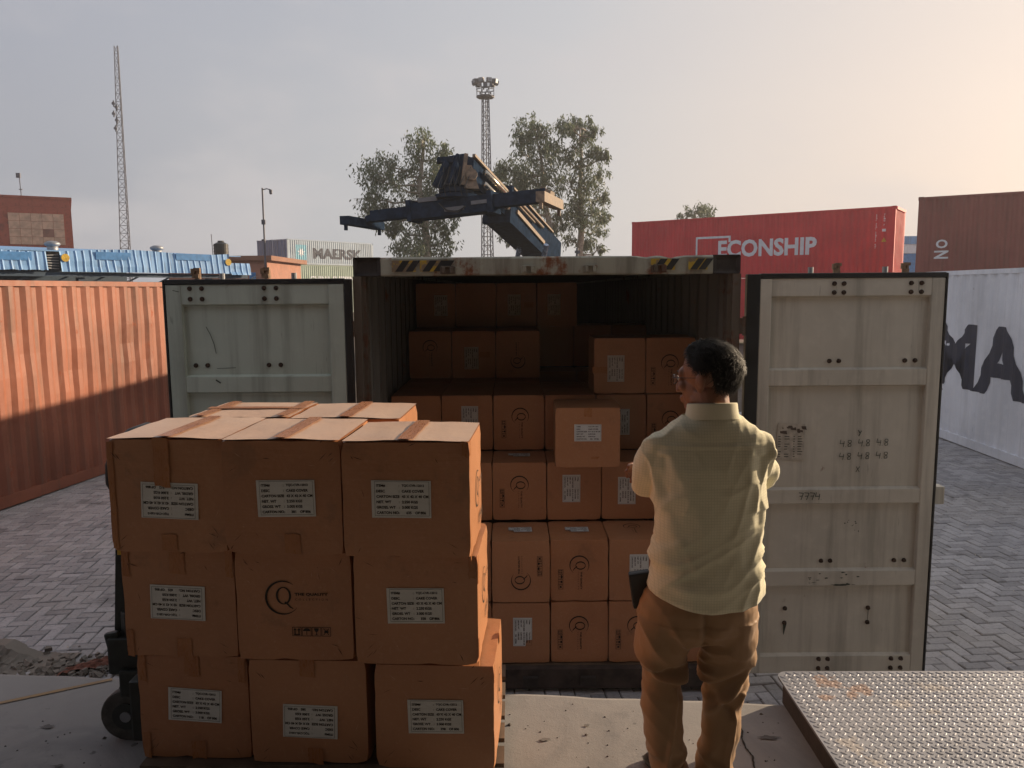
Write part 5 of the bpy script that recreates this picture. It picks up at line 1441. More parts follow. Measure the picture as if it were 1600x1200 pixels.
for i in range(5):
    for j in range(4):
        red = (i == 3 and j == 1)
        link("wall_tile", base_r if red else base_mesh, bd_, (8.35 + i * 0.885 * 0.93, -0.005 - 0.004 * ((i + j) % 2), 6.85 + j * 0.665))
for i in range(2):
    for j in range(4): link("wall_tile", base_mesh, bd_, (5.3 + i * 0.885, -0.005, 6.3 + j * 0.665))
fr2 = MB().box((0, 0, 0), (0.86, 0.02, 0.64)).mesh("wall_tile", M_redwall)
for i in range(13):
    for j in range(7):
        x, z = 1.0 + i * 0.92, 5.9 + j * 0.7
        if 7.0 < x + .4 < 12.4 and 6.6 < z + .3 < 9.6: continue
        if 5.0 < x + .4 < 7.2 and 6.0 < z + .3 < 9.2: continue
        link("wall_tile", fr2, bd_, (x, 0.035, z))
w_ = MB().box((6.4, -0.01, 8.0), (7.1, 0.03, 9.0)).build("window", M_glass, bd_)
t = thing("roof_antenna", "small antenna on the roof of the red-brown building", "antenna", (-42.2, 68, 10.95))
MB().cyl((0, 0, 0), (-0.05, 0, 1.9), 0.035, 6).build("pole", M_mast, t); MB().box((-0.3, -0.05, 1.6), (0.05, 0.05, 2.0)).build("antenna_head", M_mast, t); MB().box((-0.14, -0.05, 0.6), (0.14, 0.05, 0.66)).build("bracket", M_mast, t)

M_pink = m_concrete("salmon_plaster", (0.42, 0.20, 0.14), (0.25, 0.13, 0.10))
b2 = thing("salmon_building", "low salmon building between the blue shed and the pale grey container", "building", (-22.0, 50, 0))
MB().box((0, 0, 0), (6.35, 8, 4.65)).build("wall", M_pink, b2)
MB().box((-0.3, -0.35, 4.65), (6.75, 8.3, 4.95)).build("parapet", m_concrete("brick_parapet", (0.30, 0.15, 0.10), (0.2, 0.1, 0.08)), b2)
f = MB().box((3.6, -0.04, 3.5), (4.3, 0.0, 4.2)).build("window", M_glass, b2)
MB().box((3.52, -0.06, 3.42), (4.38, -0.02, 3.5)).build("sill", M_pink, f)
f = MB().box((5.2, -0.04, 3.4), (5.6, 0.0, 3.9)).build("blue_sign", M_bluepatch, b2)
t = thing("water_tank", "black roof water tank on the salmon building", "water tank", (-19.1, 51.5, 4.95))
m = MB(); m.cyl((0, 0, 0), (0, 0, 0.85), 0.46, 20)
for k in range(4): m.cyl((0, 0, 0.12 + k * 0.2), (0, 0, 0.17 + k * 0.2), 0.485, 20)
m.cyl((0, 0, 0.85), (0, 0, 0.98), 0.44, 20, r1=0.2); m.build("tank_body", M_rubber, t); MB().cyl((0, 0, 0.97), (0, 0, 1.06), 0.2, 12).build("lid", M_rubber, t)
MB().cyl((-0.55, 0, 0), (-0.6, 0, 1.5), 0.025, 6).build("pipe", M_mast, t)
b3 = thing("blue_building", "blue and white building glimpsed between the red and brown containers", "building", (29.9, 60, 0))
MB().box((0, 0, 0), (3.5, 6, 5.2)).build("wall", M_bluepatch, b3); MB().box((-0.02, -0.05, 5.2), (3.5, 6, 5.9)).build("white_band", M_whiteprint, b3); MB().box((-0.04, -0.1, 5.9), (3.5, 6, 6.5)).build("roof", M_bluesheet, b3)
t = thing("roof_tank", "pale tank on the blue and white building", "water tank", (30.6, 62, 6.5)); m = MB().cyl((0, 0, 0), (0, 0, 0.75), 0.45, 16); m.build("tank_body", M_steel, t)
t = thing("vent_cap", "small pale vent above the container header", "vent", (1.55, 13.0, 2.896)); MB().cyl((0, 0, 0), (0, 0, 0.10), 0.05, 10).build("vent_body", M_steel, t); MB().cyl((0, 0, .1), (0, 0, .16), 0.12, 12).build("vent_hood", M_steel, t)
t.location = (2.6, 18.0, 0); t['label'] = "small pale vent pipe seen just above the container header"
for c in t.children:
    for v in c.data.vertices: v.co.z = 3.25 + v.co.z if v.co.z > 0.01 else 0
t = thing("marker_post", "thin short post seen above the container header", "post", (2.55, 30, 0)); MB().cyl((0, 0, 0), (0, 0, 4.25), 0.05, 6).build("post_shaft", M_mast, t); MB().box((-0.1, -0.03, 4.05), (0.1, 0.03, 4.15)).build("crossbar", M_mast, t)

# ------------------------------------------------------------------ trees
def m_leaf():
    t = NT("grey_green_leaves"); g = t.n('ShaderNodeNewGeometry')
    r_ = g.outputs['Random Per Island']; n_ = t.noise(0.9, 3)
    c = t.mix(r_, (0.09, 0.12, 0.07), (0.19, 0.225, 0.14)); c = t.mix(t.rng(n_, 0.35, 0.65, 0, 0.4), c, (0.06, 0.08, 0.05))
    t.col(c); t.rough(0.55); t.set(Transmission_Weight=0.0)
    tr = t.n('ShaderNodeBsdfTranslucent'); t.l(c, tr.inputs[0]); ms = t.n('ShaderNodeMixShader'); ms.inputs[0].default_value = 0.35
    t.l(t.b.outputs[0], ms.inputs[1]); t.l(tr.outputs[0], ms.inputs[2]); t.l(ms.outputs[0], t.out.inputs[0])
    return t.m
M_leaf = m_leaf(); M_bark = simple("pale_bark", (0.30, 0.26, 0.21), 0.8, 0, 0.3, 8)
def tree(name, label, base, y, trunk, clumps, seed, dens=1.0, leaf=0.30):
    r = random.Random(seed); t = thing(name, label, "tree", tuple(base), 0, "trees beyond the container")
    b = Vector(base)
    C_ = []
    for x, z, rr in clumps:
        C_.append((Vector((x, y + r.uniform(-1.6, 1.6), z)) - b, rr))
    tr = [Vector(base) * 0] + [Vector((x, y, z)) - b for x, z in trunk]
    mb = MB(); nT = len(tr); fine_ = []
    for i in range(nT - 1):
        for k in range(4): fine_.append(tr[i].lerp(tr[i + 1], k / 4) + Vector((r.uniform(-.05, .05), r.uniform(-.05, .05), 0)))
    fine_.append(tr[-1]); N = len(fine_)
    mb.tube(fine_, [0.26 * (1 - i / N) + 0.04 for i in range(N)], 8)
    for c, rr in C_:
        # attach below the clump
        best = min((p for p in fine_[3:]), key=lambda p: (p - c).length + (3 if p.z > c.z - 0.2 else 0))
        mid = best.lerp(c, 0.5) + Vector((r.uniform(-.3, .3), r.uniform(-.3, .3), -0.25))
        mb.tube([best, best.lerp(mid, .5) + Vector((0, 0, .05)), mid, mid.lerp(c, .6), c], [0.085, 0.07, 0.055, 0.04, 0.02], 5)
        for _ in range(5):
            e = c + Vector((r.gauss(0, 1), r.gauss(0, 1), r.gauss(0, 1))).normalized() * rr * 0.85
            mb.tube([mid.lerp(c, .6), mid.lerp(e, .7) + Vector((0, 0, .1)), e], [0.03, 0.022, 0.01], 4)
    mb.build("trunk", M_bark, t, smooth=True)
    lv = MB()
    for c, rr in C_:
        dv = r.uniform(0.45, 1.35); nsub = max(7, int(21 * dens * dv)); 
        for _ in range(nsub):
            q = c + Vector((r.gauss(0, 1), r.gauss(0, 1), r.gauss(0, .9))).normalized() * rr * r.uniform(0.3, 1.35)
            rs_ = rr * r.uniform(0.14, 0.32)
            for _ in range(int(34 * dens * (rs_ / 0.3) ** 1.3) + 8):
                p = q + Vector((r.gauss(0, .5), r.gauss(0, .5), r.gauss(0, .7) - .2)) * rs_ * 1.6
                dr = Vector((r.gauss(0, .45), r.gauss(0, .45), -1 + r.uniform(-.3, .8))).normalized()
                L = leaf * r.uniform(.6, 1.2); w = dr.orthogonal().normalized(); w.rotate(Matrix.Rotation(r.uniform(0, 6.28), 3, dr)); w *= L * 0.16
                lv.add([p, p + dr * L * .45 + w, p + dr * L, p + dr * L * .45 - w], [(0, 1, 2, 3)])
    cr = lv.build("crown", M_leaf, t, kind='stuff')
    return t
tree("eucalyptus_tree", "wide grey-green eucalyptus left of the floodlight tower, behind the spreader", (-5.6, 50, 0), 50, [(-5.35, 4.86), (-5.46, 7.27), (-5.78, 9.26), (-5.54, 11.23), (-5.43, 12.21)],
     [(-5.32, 11.94, 0.83), (-5.94, 11.24, 0.75), (-4.32, 11.22, 0.66), (-6.77, 10.38, 1.0), (-7.97, 10.66, 0.91), (-8.41, 9.48, 0.91), (-7.4, 9.28, 1.0), (-5.76, 9.97, 1.08), (-4.35, 10.04, 0.91), (-9.05, 8.49, 0.91), (-9.2, 7.5, 0.66), (-8.05, 7.89, 0.91), (-6.41, 8.47, 1.16), (-4.78, 8.66, 1.08), (-7.47, 6.8, 0.66), (-6.03, 7.08, 1.08), (-4.4, 7.06, 0.91), (-6.68, 5.88, 0.91), (-5.33, 5.86, 1.08), (-7.22, 5.36, 0.58), (-4.01, 5.98, 0.58), (-5.88, 5.06, 0.91), (-4.44, 5.05, 0.5), (-3.66, 7.66, 0.5)], 3)
tree("eucalyptus_tree", "taller eucalyptus just right of the floodlight tower", (2.0, 55, 0), 55, [(2.87, 5.0), (2.69, 7.22), (2.34, 9.42), (2.17, 11.59), (1.73, 13.53)],
     [(1.47, 13.96, 0.73), (2.35, 13.53, 0.73), (0.84, 13.41, 0.59), (1.9, 12.67, 1.0), (2.88, 12.53, 0.73), (1.1, 12.03, 0.64), (2.12, 11.38, 1.0), (0.38, 10.82, 0.91), (-0.5, 11.09, 0.64), (-1.0, 10.53, 0.55), (0.11, 9.78, 1.0), (1.45, 10.21, 1.1), (2.7, 10.29, 1.0), (1.26, 8.77, 1.19), (2.56, 8.98, 1.1), (0.1, 8.34, 0.82), (-0.45, 7.46, 0.64), (0.99, 7.23, 0.91), (2.33, 7.44, 1.0), (-0.79, 9.44, 0.55), (0.75, 6.0, 0.55), (-0.14, 6.27, 0.46), (3.14, 7.22, 0.73)], 11)
tree("eucalyptus_tree", "slender rightmost eucalyptus with pale forked trunk", (5.2, 56, 0), 56, [(4.89, 5.03), (5.12, 7.28), (4.93, 9.52), (5.01, 11.73), (4.91, 13.92)],
     [(3.92, 14.45, 0.51), (4.87, 14.53, 0.56), (5.72, 14.26, 0.51), (4.19, 13.71, 0.56), (5.37, 13.4, 0.65), (6.0, 13.7, 0.37), (4.65, 12.7, 0.7), (5.78, 12.16, 0.6), (6.55, 11.81, 0.42), (3.97, 11.74, 0.65), (5.01, 11.2, 0.79), (6.28, 10.75, 0.6), (4.2, 10.19, 0.79), (5.47, 9.74, 0.84), (6.61, 9.28, 0.51), (4.66, 8.72, 0.93), (6.02, 8.26, 0.65), (6.76, 7.81, 0.42), (3.97, 7.74, 0.74), (5.21, 7.37, 0.84), (6.26, 6.92, 0.56), (4.3, 6.3, 0.65), (5.49, 5.93, 0.6), (6.41, 5.7, 0.37)], 23)
tree("eucalyptus_tree", "sparse small treetop showing above the red container", (16.8, 72, 0), 72, [(16.92, 8.81), (16.84, 9.67)],
     [(16.84, 9.79, 0.6), (15.96, 9.56, 0.48), (17.72, 9.66, 0.54), (18.42, 9.89, 0.36), (15.38, 9.11, 0.36), (17.14, 9.21, 0.54), (18.02, 9.2, 0.48)], 31, 0.5, 0.34)

# ------------------------------------------------------------------ the man watching
man = thing("person", "man seen from behind in pale yellow checked shirt and brown trousers, arms crossed, facing left", "person", (0.64, 2.60, 0.894))
def remeshed(name, mb, voxel, mat, parent, smooth_it=6, disp=None, cut=None, snap=None, zlim=1.0):
    me = mb.mesh(name, mat)
    o = bpy.data.objects.new(name, me); COL.objects.link(o)
    md = o.modifiers.new("r", 'REMESH'); md.mode = 'VOXEL'; md.voxel_size = voxel; md.use_smooth_shade = True
    if smooth_it:
        ms = o.modifiers.new("s", 'SMOOTH'); ms.factor = 0.6; ms.iterations = smooth_it
    bpy.context.view_layer.update()
    m2 = bpy.data.meshes.new_from_object(o.evaluated_get(bpy.context.evaluated_depsgraph_get()))
    bpy.data.objects.remove(o); bpy.data.meshes.remove(me)
    m2.materials.clear(); m2.materials.append(mat)
    if disp:
        ns = [v.normal.copy() for v in m2.vertices]
        for v, n_ in zip(m2.vertices, ns): v.co += n_ * disp(v.co, n_)
    if cut:
        bm = bmesh.new(); bm.from_mesh(m2); bmesh.ops.delete(bm, geom=[v for v in bm.verts if cut(v.co)], context='VERTS'); bm.to_mesh(m2); bm.free()
        if snap:
            bm = bmesh.new(); bm.from_mesh(m2)
            for v in bm.verts:
                if v.is_boundary and v.co.z < zlim: v.co.z = snap(v.co)
            bm.to_mesh(m2); bm.free()
    for p in m2.polygons: p.use_smooth = True
    m2.name = name
    return link(name, m2, parent)
def limb(mb, pts, radii, n=16):
    """capsule-like chain through joints"""
    P_, R_ = [], []
    pts = [Vector(p) for p in pts]
    for i in range(len(pts) - 1):
        for k in range(5):
            t = k / 5; P_.append(pts[i].lerp(pts[i + 1], t)); R_.append(radii[i] + (radii[i + 1] - radii[i]) * t)
    P_.append(pts[-1]); R_.append(radii[-1])
    mb.tube(P_, R_, n)
    for p, r_ in zip(pts, radii): mb.ball(p, r_, 14, 10)

HEAD = Matrix.Translation((0.028, 0.015, 1.480)) @ Matrix.Rotation(R(50), 4, 'Z') @ Matrix.Rotation(R(-4), 4, 'X')
def hb(mb, c, r, nu=18, nv=12):
    mb.ball(HEAD @ Vector(c), r, nu, nv, M=HEAD.to_3x3())
body = MB()
hb(body, (0, -0.012, 0.040), (0.075, 0.096, 0.088)); hb(body, (0, 0.030, -0.030), (0.056, 0.062, 0.078)); hb(body, (0, 0.055, -0.085), (0.034, 0.034, 0.026)); hb(body, (0, 0.075, 0.030), (0.052, 0.022, 0.026))
for s in (-1, 1):
    hb(body, (s * 0.046, 0.012, -0.062), (0.018, 0.034, 0.026)); hb(body, (s * 0.036, 0.072, -0.015), (0.022, 0.020, 0.020)); hb(body, (s * 0.031, 0.084, 0.010), (0.013, 0.010, 0.009)); hb(body, (s * 0.010, 0.106, -0.030), (0.009, 0.011, 0.009), 10, 8)
    hb(body, (s * 0.081, -0.012, 0.000), (0.010, 0.019, 0.034), 12, 10); hb(body, (s * 0.092, -0.022, 0.010), (0.007, 0.018, 0.026), 12, 10)
body.tube([HEAD @ Vector(p) for p in ((0, 0.088, 0.020), (0, 0.100, -0.005), (0, 0.112, -0.026))], [0.008, 0.011, 0.012], 10)
hb(body, (0, 0.093, -0.055), (0.022, 0.012, 0.0075), 12, 8); hb(body, (0, 0.090, -0.068), (0.019, 0.012, 0.0075), 12, 8)
body.tube([(0.042, -0.018, 1.30), (0.040, -0.010, 1.39), (0.032, 0.004, 1.45)], [0.068, 0.060, 0.062], 18)
body.loft([((0.03, 0, 0.70), .15, .11), ((0.03, 0, 0.9), .16, .11), ((0.03, 0, 1.1), .17, .11), ((0.03, -0.005, 1.25), .17, .095), ((0.04, -0.01, 1.33), .10, .07)], 20)
# arms crossed on the chest with hands
limb(body, [(-0.125, 0.0, 1.235), (-0.160, 0.085, 1.115), (0.02, 0.215, 1.10), (0.15, 0.19, 1.13)], [0.05, 0.043, 0.034, 0.026])
limb(body, [(0.185, 0.0, 1.235), (0.218, 0.085, 1.125), (0.03, 0.235, 1.14), (-0.09, 0.205, 1.13)], [0.05, 0.043, 0.034, 0.026])
for hx, dx, hy in ((0.15, 1, 0.19), (-0.09, -1, 0.205)):
    body.ball((hx + dx * 0.04, hy - 0.012, 1.13), (0.045, 0.018, 0.038), 14, 10)
    for k, L in enumerate((0.068, 0.078, 0.072, 0.056)):
        z = 1.158 - k * 0.0185; x = hx + dx * 0.075
        body.tube([(x, hy - 0.015, z), (x + dx * L * .4, hy - 0.03, z), (x + dx * L * .75, hy - 0.055, z - .002), (x + dx * L * .85, hy - 0.078, z - .003)], [0.0088, 0.0085, 0.0078, 0.0065], 8)
    body.tube([(hx + dx * 0.02, hy - 0.01, 1.16), (hx + dx * 0.045, hy - 0.02, 1.19), (hx + dx * 0.07, hy - 0.03, 1.205)], [0.012, 0.010, 0.008], 8)
# legs under the trousers
limb(body, [(-0.09, 0, 0.70), (-0.112, 0.012, 0.40), (-0.08, -0.005, 0.09)], [0.085, 0.052, 0.036]); limb(body, [(0.12, 0, 0.70), (0.10, 0.012, 0.40), (0.075, -0.005, 0.09)], [0.085, 0.052, 0.036])
remeshed("body", body, 0.0045, M_skin, man, 3)

# shirt ---------------------------------------------------------------
sh_ = MB()
sh_.loft([((0.026, -0.004, 0.60), .212, .158, 2.3), ((0.026, -0.004, 0.70), .209, .156, 2.3), ((0.033, 0, 0.80), .196, .149, 2.3), ((0.041, 0.002, 0.92), .187, .140, 2.3), ((0.042, 0.004, 1.02), .187, .138, 2.3), ((0.036, 0.004, 1.12), .193, .132, 2.4),
          ((0.030, 0.0, 1.20), .205, .122, 2.5), ((0.030, -0.004, 1.25), .208, .106, 2.5), ((0.032, -0.006, 1.288), .196, .094, 2.4), ((0.034, -0.008, 1.322), .160, .086, 2.2), ((0.040, -0.010, 1.350), .115, .074, 2.1), ((0.040, -0.008, 1.372), .086, .066, 2.0)], 44)
limb(sh_, [(-0.128, -0.004, 1.248), (-0.168, 0.040, 1.170), (-0.164, 0.088, 1.112), (-0.01, 0.20, 1.125), (0.12, 0.19, 1.13)], [0.068, 0.057, 0.052, 0.050, 0.045], 20)
limb(sh_, [(0.190, -0.004, 1.246), (0.226, 0.040, 1.175), (0.224, 0.088, 1.122), (0.05, 0.215, 1.14), (-0.07, 0.20, 1.14)], [0.068, 0.057, 0.051, 0.049, 0.044], 20)
def N3(x, y, z, s=0.0): return noise.noise(Vector((x, y, z + s)))
def ridge(a, p=1.6): return max(0.0, 1 - abs(a) * 2.2) ** p
def shirt_fold(p, n_):
    x, y, z = p; d_ = 0.0
    side = min(1, abs(x - 0.03) / 0.2); back = max(0, -n_.y)
    # long soft vertical drapes, diagonals from armpits, small waist creases, yoke seam
    d_ += 0.0095 * N3(x * 6.5 + z * 1.1, y * 4, z * 1.5) * (0.4 + 0.6 * (z < 1.15))
    d_ += 0.011 * (ridge(N3((x - 0.03) * 5 + abs(x - .03) * z * 3, y * 3, z * 6.5 - abs(x - 0.03) * 14, 3)) - .3) * side * (1 if z < 1.25 else .4)
    wz = math.exp(-((z - 0.86) / 0.11) ** 2)
    d_ += 0.014 * wz * (ridge(N3(x * 4, y * 3, z * 17 - x * 10, 7)) - .25) * (0.25 + side)
    d_ += 0.012 * math.exp(-((z - (0.79 + 1.1 * (x - 0.0) ** 2)) / 0.02) ** 2) * (0.3 + 0.7 * max(0, N3(x * 3, 0, 0, 11) + .4)) * back
    if z > 1.05: d_ += 0.014 * (ridge(N3(x * 9, y * 7, z * 8, 15)) - .3) * side
    if z > 1.24: d_ += 0.004 * math.exp(-((z - 1.275) / 0.006) ** 2) * back
    d_ += 0.0012 * N3(x * 45, y * 45, z * 45)
    d_ += 0.008 * math.exp(-((abs(x - 0.03) - 0.165) / 0.018) ** 2) * back * (1 if 1.0 < z < 1.24 else 0) * -1
    return d_
def hemz(x, y):
    q = min(1.05, abs(x - 0.03) / 0.2)
    return 0.722 + (0.045 if x < 0.03 else 0.03) * q ** 2.2 + 0.003 * noise.noise(Vector((x * 14, y * 9, 0)))
shirt = remeshed("shirt", sh_, 0.0062, M_shirt, man, 4, shirt_fold, cut=lambda c: c.z < hemz(c.x, c.y) or c.z > 1.368, snap=lambda c: hemz(c.x, c.y) - 0.003)
so = shirt.modifiers.new("thickness", 'SOLIDIFY'); so.thickness = 0.003; so.offset = -1
# stand collar
mb = MB(); n = 40; rw = []
for k, (z, a, b) in enumerate(((1.352, .098, .074), (1.372, .089, .071), (1.402, .085, .068), (1.407, .083, .066), (1.402, .080, .064), (1.36, .080, .062))):
    for i in range(n):
        t_ = 2 * math.pi * i / n
        mb.v.append((0.040 + a * math.cos(t_), -0.008 + b * math.sin(t_), z + 0.010 * math.sin(t_ + 0.3) * (-1) + 0.004 * math.cos(t_)))
for k in range(5):
    for i in range(n):
        a = k * n + i; b = k * n + (i + 1) % n; mb.f.append((a, b, b + n, a + n)); mb.mi.append(0)
mb.build("collar", M_shirtplain, shirt, smooth=True)
mb = MB()
for s, c, dirn in ((-1, (-0.155, 0.118, 1.095), (1, .62, .1)), ):
    mb.tube([Vector(c) + Vector((0, 0, 0)), Vector(c) + Vector(dirn) * 0.02], 0.058, 20)
# trousers ------------------------------------------------------------
tr = MB()
tr.loft([((0.024, 0, 0.86), .145, .105, 2.4), ((0.022, 0, 0.79), .160, .118, 2.4), ((0.014, 0, 0.745), .184, .130, 2.4), ((0.008, -0.004, 0.70), .203, .138, 2.4), ((0.005, -0.004, 0.63), .210, .138, 2.3), ((0.006, 0, 0.585), .196, .118, 2.2)], 40)
tr.loft([((-0.098, 0, 0.66), .106, .128, 2.3), ((-0.110, 0, 0.57), .094, .112, 2.3), ((-0.118, 0.006, 0.48), .079, .094, 2.2), ((-0.118, 0.008, 0.42), .071, .082, 2.2), ((-0.116, 0.0, 0.34), .071, .080, 2.2), ((-0.106, -0.006, 0.22), .068, .077, 2.2), ((-0.090, -0.004, 0.12), .067, .080, 2.2), ((-0.080, 0.0, 0.055), .071, .088, 2.2), ((-0.080, 0.004, 0.03), .070, .088, 2.2)], 28)
tr.loft([((0.114, 0, 0.66), .104, .128, 2.3), ((0.114, 0, 0.57), .093, .110, 2.3), ((0.108, 0.006, 0.48), .080, .093, 2.2), ((0.104, 0.008, 0.42), .074, .084, 2.2), ((0.106, 0.0, 0.34), .072, .082, 2.2), ((0.100, -0.006, 0.22), .066, .076, 2.2), ((0.084, -0.004, 0.12), .060, .075, 2.2), ((0.074, 0.0, 0.055), .062, .084, 2.2), ((0.073, 0.004, 0.03), .062, .084, 2.2)], 28)
def bump_(z, c, w): return math.exp(-((z - c) / w) ** 2)
def trouser_fold(p, n_):
    x, y, z = p; L = x < 0.0; back = max(0.0, -n_.y); d_ = 0.0
    d_ += 0.006 * N3(x * 7, y * 7, z * 3)
    # creases bunched behind the knee, with a sagging fold
    k = bump_(z, 0.44, 0.075)
    d_ += 0.030 * k * (ridge(N3(x * 3.5, y * 3, z * 15 + (x * 5 if L else -x * 9), 4 if L else 9), 1.2) - .35)
    if L:
        d_ += 0.028 * bump_(z, 0.452 + 0.35 * (x + 0.115) ** 2 * 8 - 0.02 * (x + .1) * 5, 0.011) * back
        d_ -= 0.026 * bump_(z, 0.475 + 0.15 * (x + 0.115), 0.012) * back
        d_ += 0.012 * bump_(x, -0.098 + 0.12 * (z - 0.2), 0.008) * (1 if 0.10 < z < 0.40 else 0) * back
        d_ += 0.020 * bump_(z, 0.105 + 0.45 * (x + .13), 0.02) * back - 0.016 * bump_(z, 0.075 + 0.45 * (x + .13), 0.016)
    else:
        d_ += 0.030 * bump_(z, 0.36 + 1.35 * (x - 0.075), 0.020) * (1 if x > 0.03 else 0) * back
        d_ += 0.015 * bump_(x, 0.142 - 0.14 * (0.40 - z), 0.009) * (1 if 0.08 < z < 0.40 else 0)
        d_ -= 0.022 * bump_(z, 0.345 - 0.5 * (x - .1), 0.024) * back
        d_ += 0.016 * bump_(z, 0.12 - 0.6 * (x - .07), 0.018) * back
    # long pulls on the thigh and seat
    d_ += 0.014 * (ridge(N3(x * 5 + z * 3, y * 4, z * 9 - abs(x) * 10, 21)) - .3) * (1 if 0.50 < z < 0.66 else 0.35)
    d_ += 0.009 * (ridge(N3(x * 5, y * 5, z * 13, 31)) - .3) * bump_(z, 0.11, 0.09)
    if z > 0.56: d_ -= 0.020 * bump_(x, 0.008, 0.016) * back
    d_ += 0.0014 * N3(x * 40, y * 40, z * 40)
    return d_
trs = remeshed("trousers", tr, 0.0055, M_trouser, man, 3, trouser_fold, cut=lambda c: c.z < 0.042, snap=lambda c: 0.038, zlim=0.1)
so = trs.modifiers.new("thickness", 'SOLIDIFY'); so.thickness = 0.003; so.offset = -1
# shoes
for x, rz in ((-0.078, 0.25), (0.080, -0.22)):
    m = MB(); c, s = math.cos(rz), math.sin(rz)
    rings_ = []
    for yy, w_, h_ in ((-0.105, .018, .045), (-0.095, .032, .062), (-0.05, .036, .078), (0.0, .037, .082), (0.06, .044, .062), (0.11, .048, .045), (0.15, .040, .034), (0.172, .018, .022)):
        rings_.append([(w_ * math.cos(a), yy, max(0.0, h_ * 0.5 + h_ * 0.5 * math.sin(a))) for a in [2 * math.pi * k / 16 for k in range(16)]])
    vs = [v for r_ in rings_ for v in r_]; fs = []
    for i in range(7):
        for k in range(16): fs.append((i * 16 + k, i * 16 + (k + 1) % 16, (i + 1) * 16 + (k + 1) % 16, (i + 1) * 16 + k))
    fs += [tuple(range(15, -1, -1)), tuple(range(112, 128))]
    m.add([(x + a * c - b * s, a * s + b * c + 0.01, z + 0.002) for a, b, z in vs], fs)
    m.build("shoe", M_shoe, man, smooth=True)
# hair -----------------------------------------------------------------
hair = MB(); hr = random.Random(5)
def on_scalp(d_):
    """d_ unit direction in head space; hair covers crown, sides above the ear and the nape"""
    z, y, x = d_.z, d_.y, d_.x
    line = -0.62 if y < -0.25 else (-0.62 + (y + 0.25) * 1.65)
    if abs(x) > 0.55 and -0.50 < y < 0.30: line = max(line, 0.10)
    if y > 0.45: line = max(line, 0.42)
    return z > line
def scalp_r(d_):
    a, b, c = 0.086, 0.108, 0.100
    if d_.z < 0: a, b, c = 0.080, 0.102, 0.112
    q = 1 / math.sqrt((d_.x / a) ** 2 + (d_.y / b) ** 2 + (d_.z / c) ** 2)
    return q
hv, hf = [], []; nu, nv = 110, 76
hc = Vector((0, -0.012, 0.036))
for j in range(nv + 1):
    ph = math.pi * j / nv
    for i in range(nu):
        a = 2 * math.pi * i / nu; d_ = Vector((math.sin(ph) * math.cos(a), math.sin(ph) * math.sin(a), math.cos(ph)))
        q = scalp_r(d_)
        if on_scalp(d_):
            q += 0.003 + 0.008 * noise.noise(d_ * 4.5) + 0.004 * abs(noise.noise(d_ * 12 + Vector((3, 0, 0)))) + 0.002 * noise.noise(d_ * 27)
            if d_.y > 0.3 and d_.z > 0.3: q += 0.012 * (0.5 + noise.noise(d_ * 7 + Vector((9, 9, 0))))
        else: q *= 0.80
        hv.append(HEAD @ (hc + d_ * q))
for j in range(nv):
    for i in range(nu): hf.append((j * nu + i, (j + 1) * nu + i, (j + 1) * nu + (i + 1) % nu, j * nu + (i + 1) % nu))
hair.add(hv, hf)
ho = hair.build("hair", M_hair, man, smooth=True)
st_ = MB()
for _ in range(26000):
    d_ = Vector((hr.gauss(0, 1), hr.gauss(0, 1), hr.gauss(0, 1))).normalized()
    if not on_scalp(d_): continue
    p = hc + d_ * (scalp_r(d_) + 0.004 + 0.008 * noise.noise(d_ * 4.5) + 0.004 * abs(noise.noise(d_ * 12 + Vector((3, 0, 0)))))
    down = Vector((0, -0.25, -1)) if d_.y < 0.2 else Vector((hr.uniform(-.3, .3), 0.9, 0.35))
    tg = (down - d_ * down.dot(d_)); tg = tg.normalized() if tg.length > .01 else d_.orthogonal()
    tg = (tg + Vector((hr.gauss(0, .6), hr.gauss(0, .6), hr.gauss(0, .6)))).normalized(); tg = (tg - d_ * tg.dot(d_)).normalized()
    sd_ = d_.cross(tg) * 0.00055; L = hr.uniform(0.012, 0.032); cu = hr.uniform(0.15, 0.8)
    pts_ = [p, p + tg * L * .45 + d_ * 0.005 * cu, p + tg * L * .8 + d_ * 0.007 * cu, p + tg * L + d_ * (0.003 * cu)]
    q = []
    for k, pp in enumerate(pts_):
        w_ = (1, .9, .6, .15)[k]; q += [HEAD @ (pp - sd_ * w_), HEAD @ (pp + sd_ * w_)]
    st_.add(q, [(0, 1, 3, 2), (2, 3, 5, 4), (4, 5, 7, 6)])
st_.build("hair_strands", M_hair, ho, kind='stuff')
# eyebrow, eyes, glasses
m = MB()
for s in (-1, 1):
    q = [(s * (0.014 + 0.032 * t_), 0.0945 - 0.014 * t_ * t_ + 0.003, 0.034 + 0.004 * math.sin(math.pi * t_)) for t_ in (0, .25, .5, .75, 1)]
    m.tube([HEAD @ Vector(p) for p in q], [0.002, 0.003, 0.003, 0.0025, 0.001], 6)
m.build("eyebrows", M_hair, man)
M_eye = simple("eye_white", (0.6, 0.58, 0.54), 0.3)
for s in (-1, 1):
    e = MB(); hb(e, (s * 0.031, 0.084, 0.012), (0.0115, 0.0115, 0.0105), 14, 10); eo = e.build("eye", M_eye, man, smooth=True)
    e = MB(); hb(e, (s * 0.031, 0.0935, 0.012), (0.0052, 0.003, 0.0052), 12, 8); e.build("iris", M_hair, eo)
M_frame = simple("dark_spectacle_frame", (0.03, 0.025, 0.03), 0.3, 0.6)
t_g = NT("spectacle_lens"); t_g.col((0.9, 0.92, 0.95)); t_g.rough(0.03); t_g.set(Alpha=0.28); M_lens = t_g.m
gl = MB(); ln = MB()
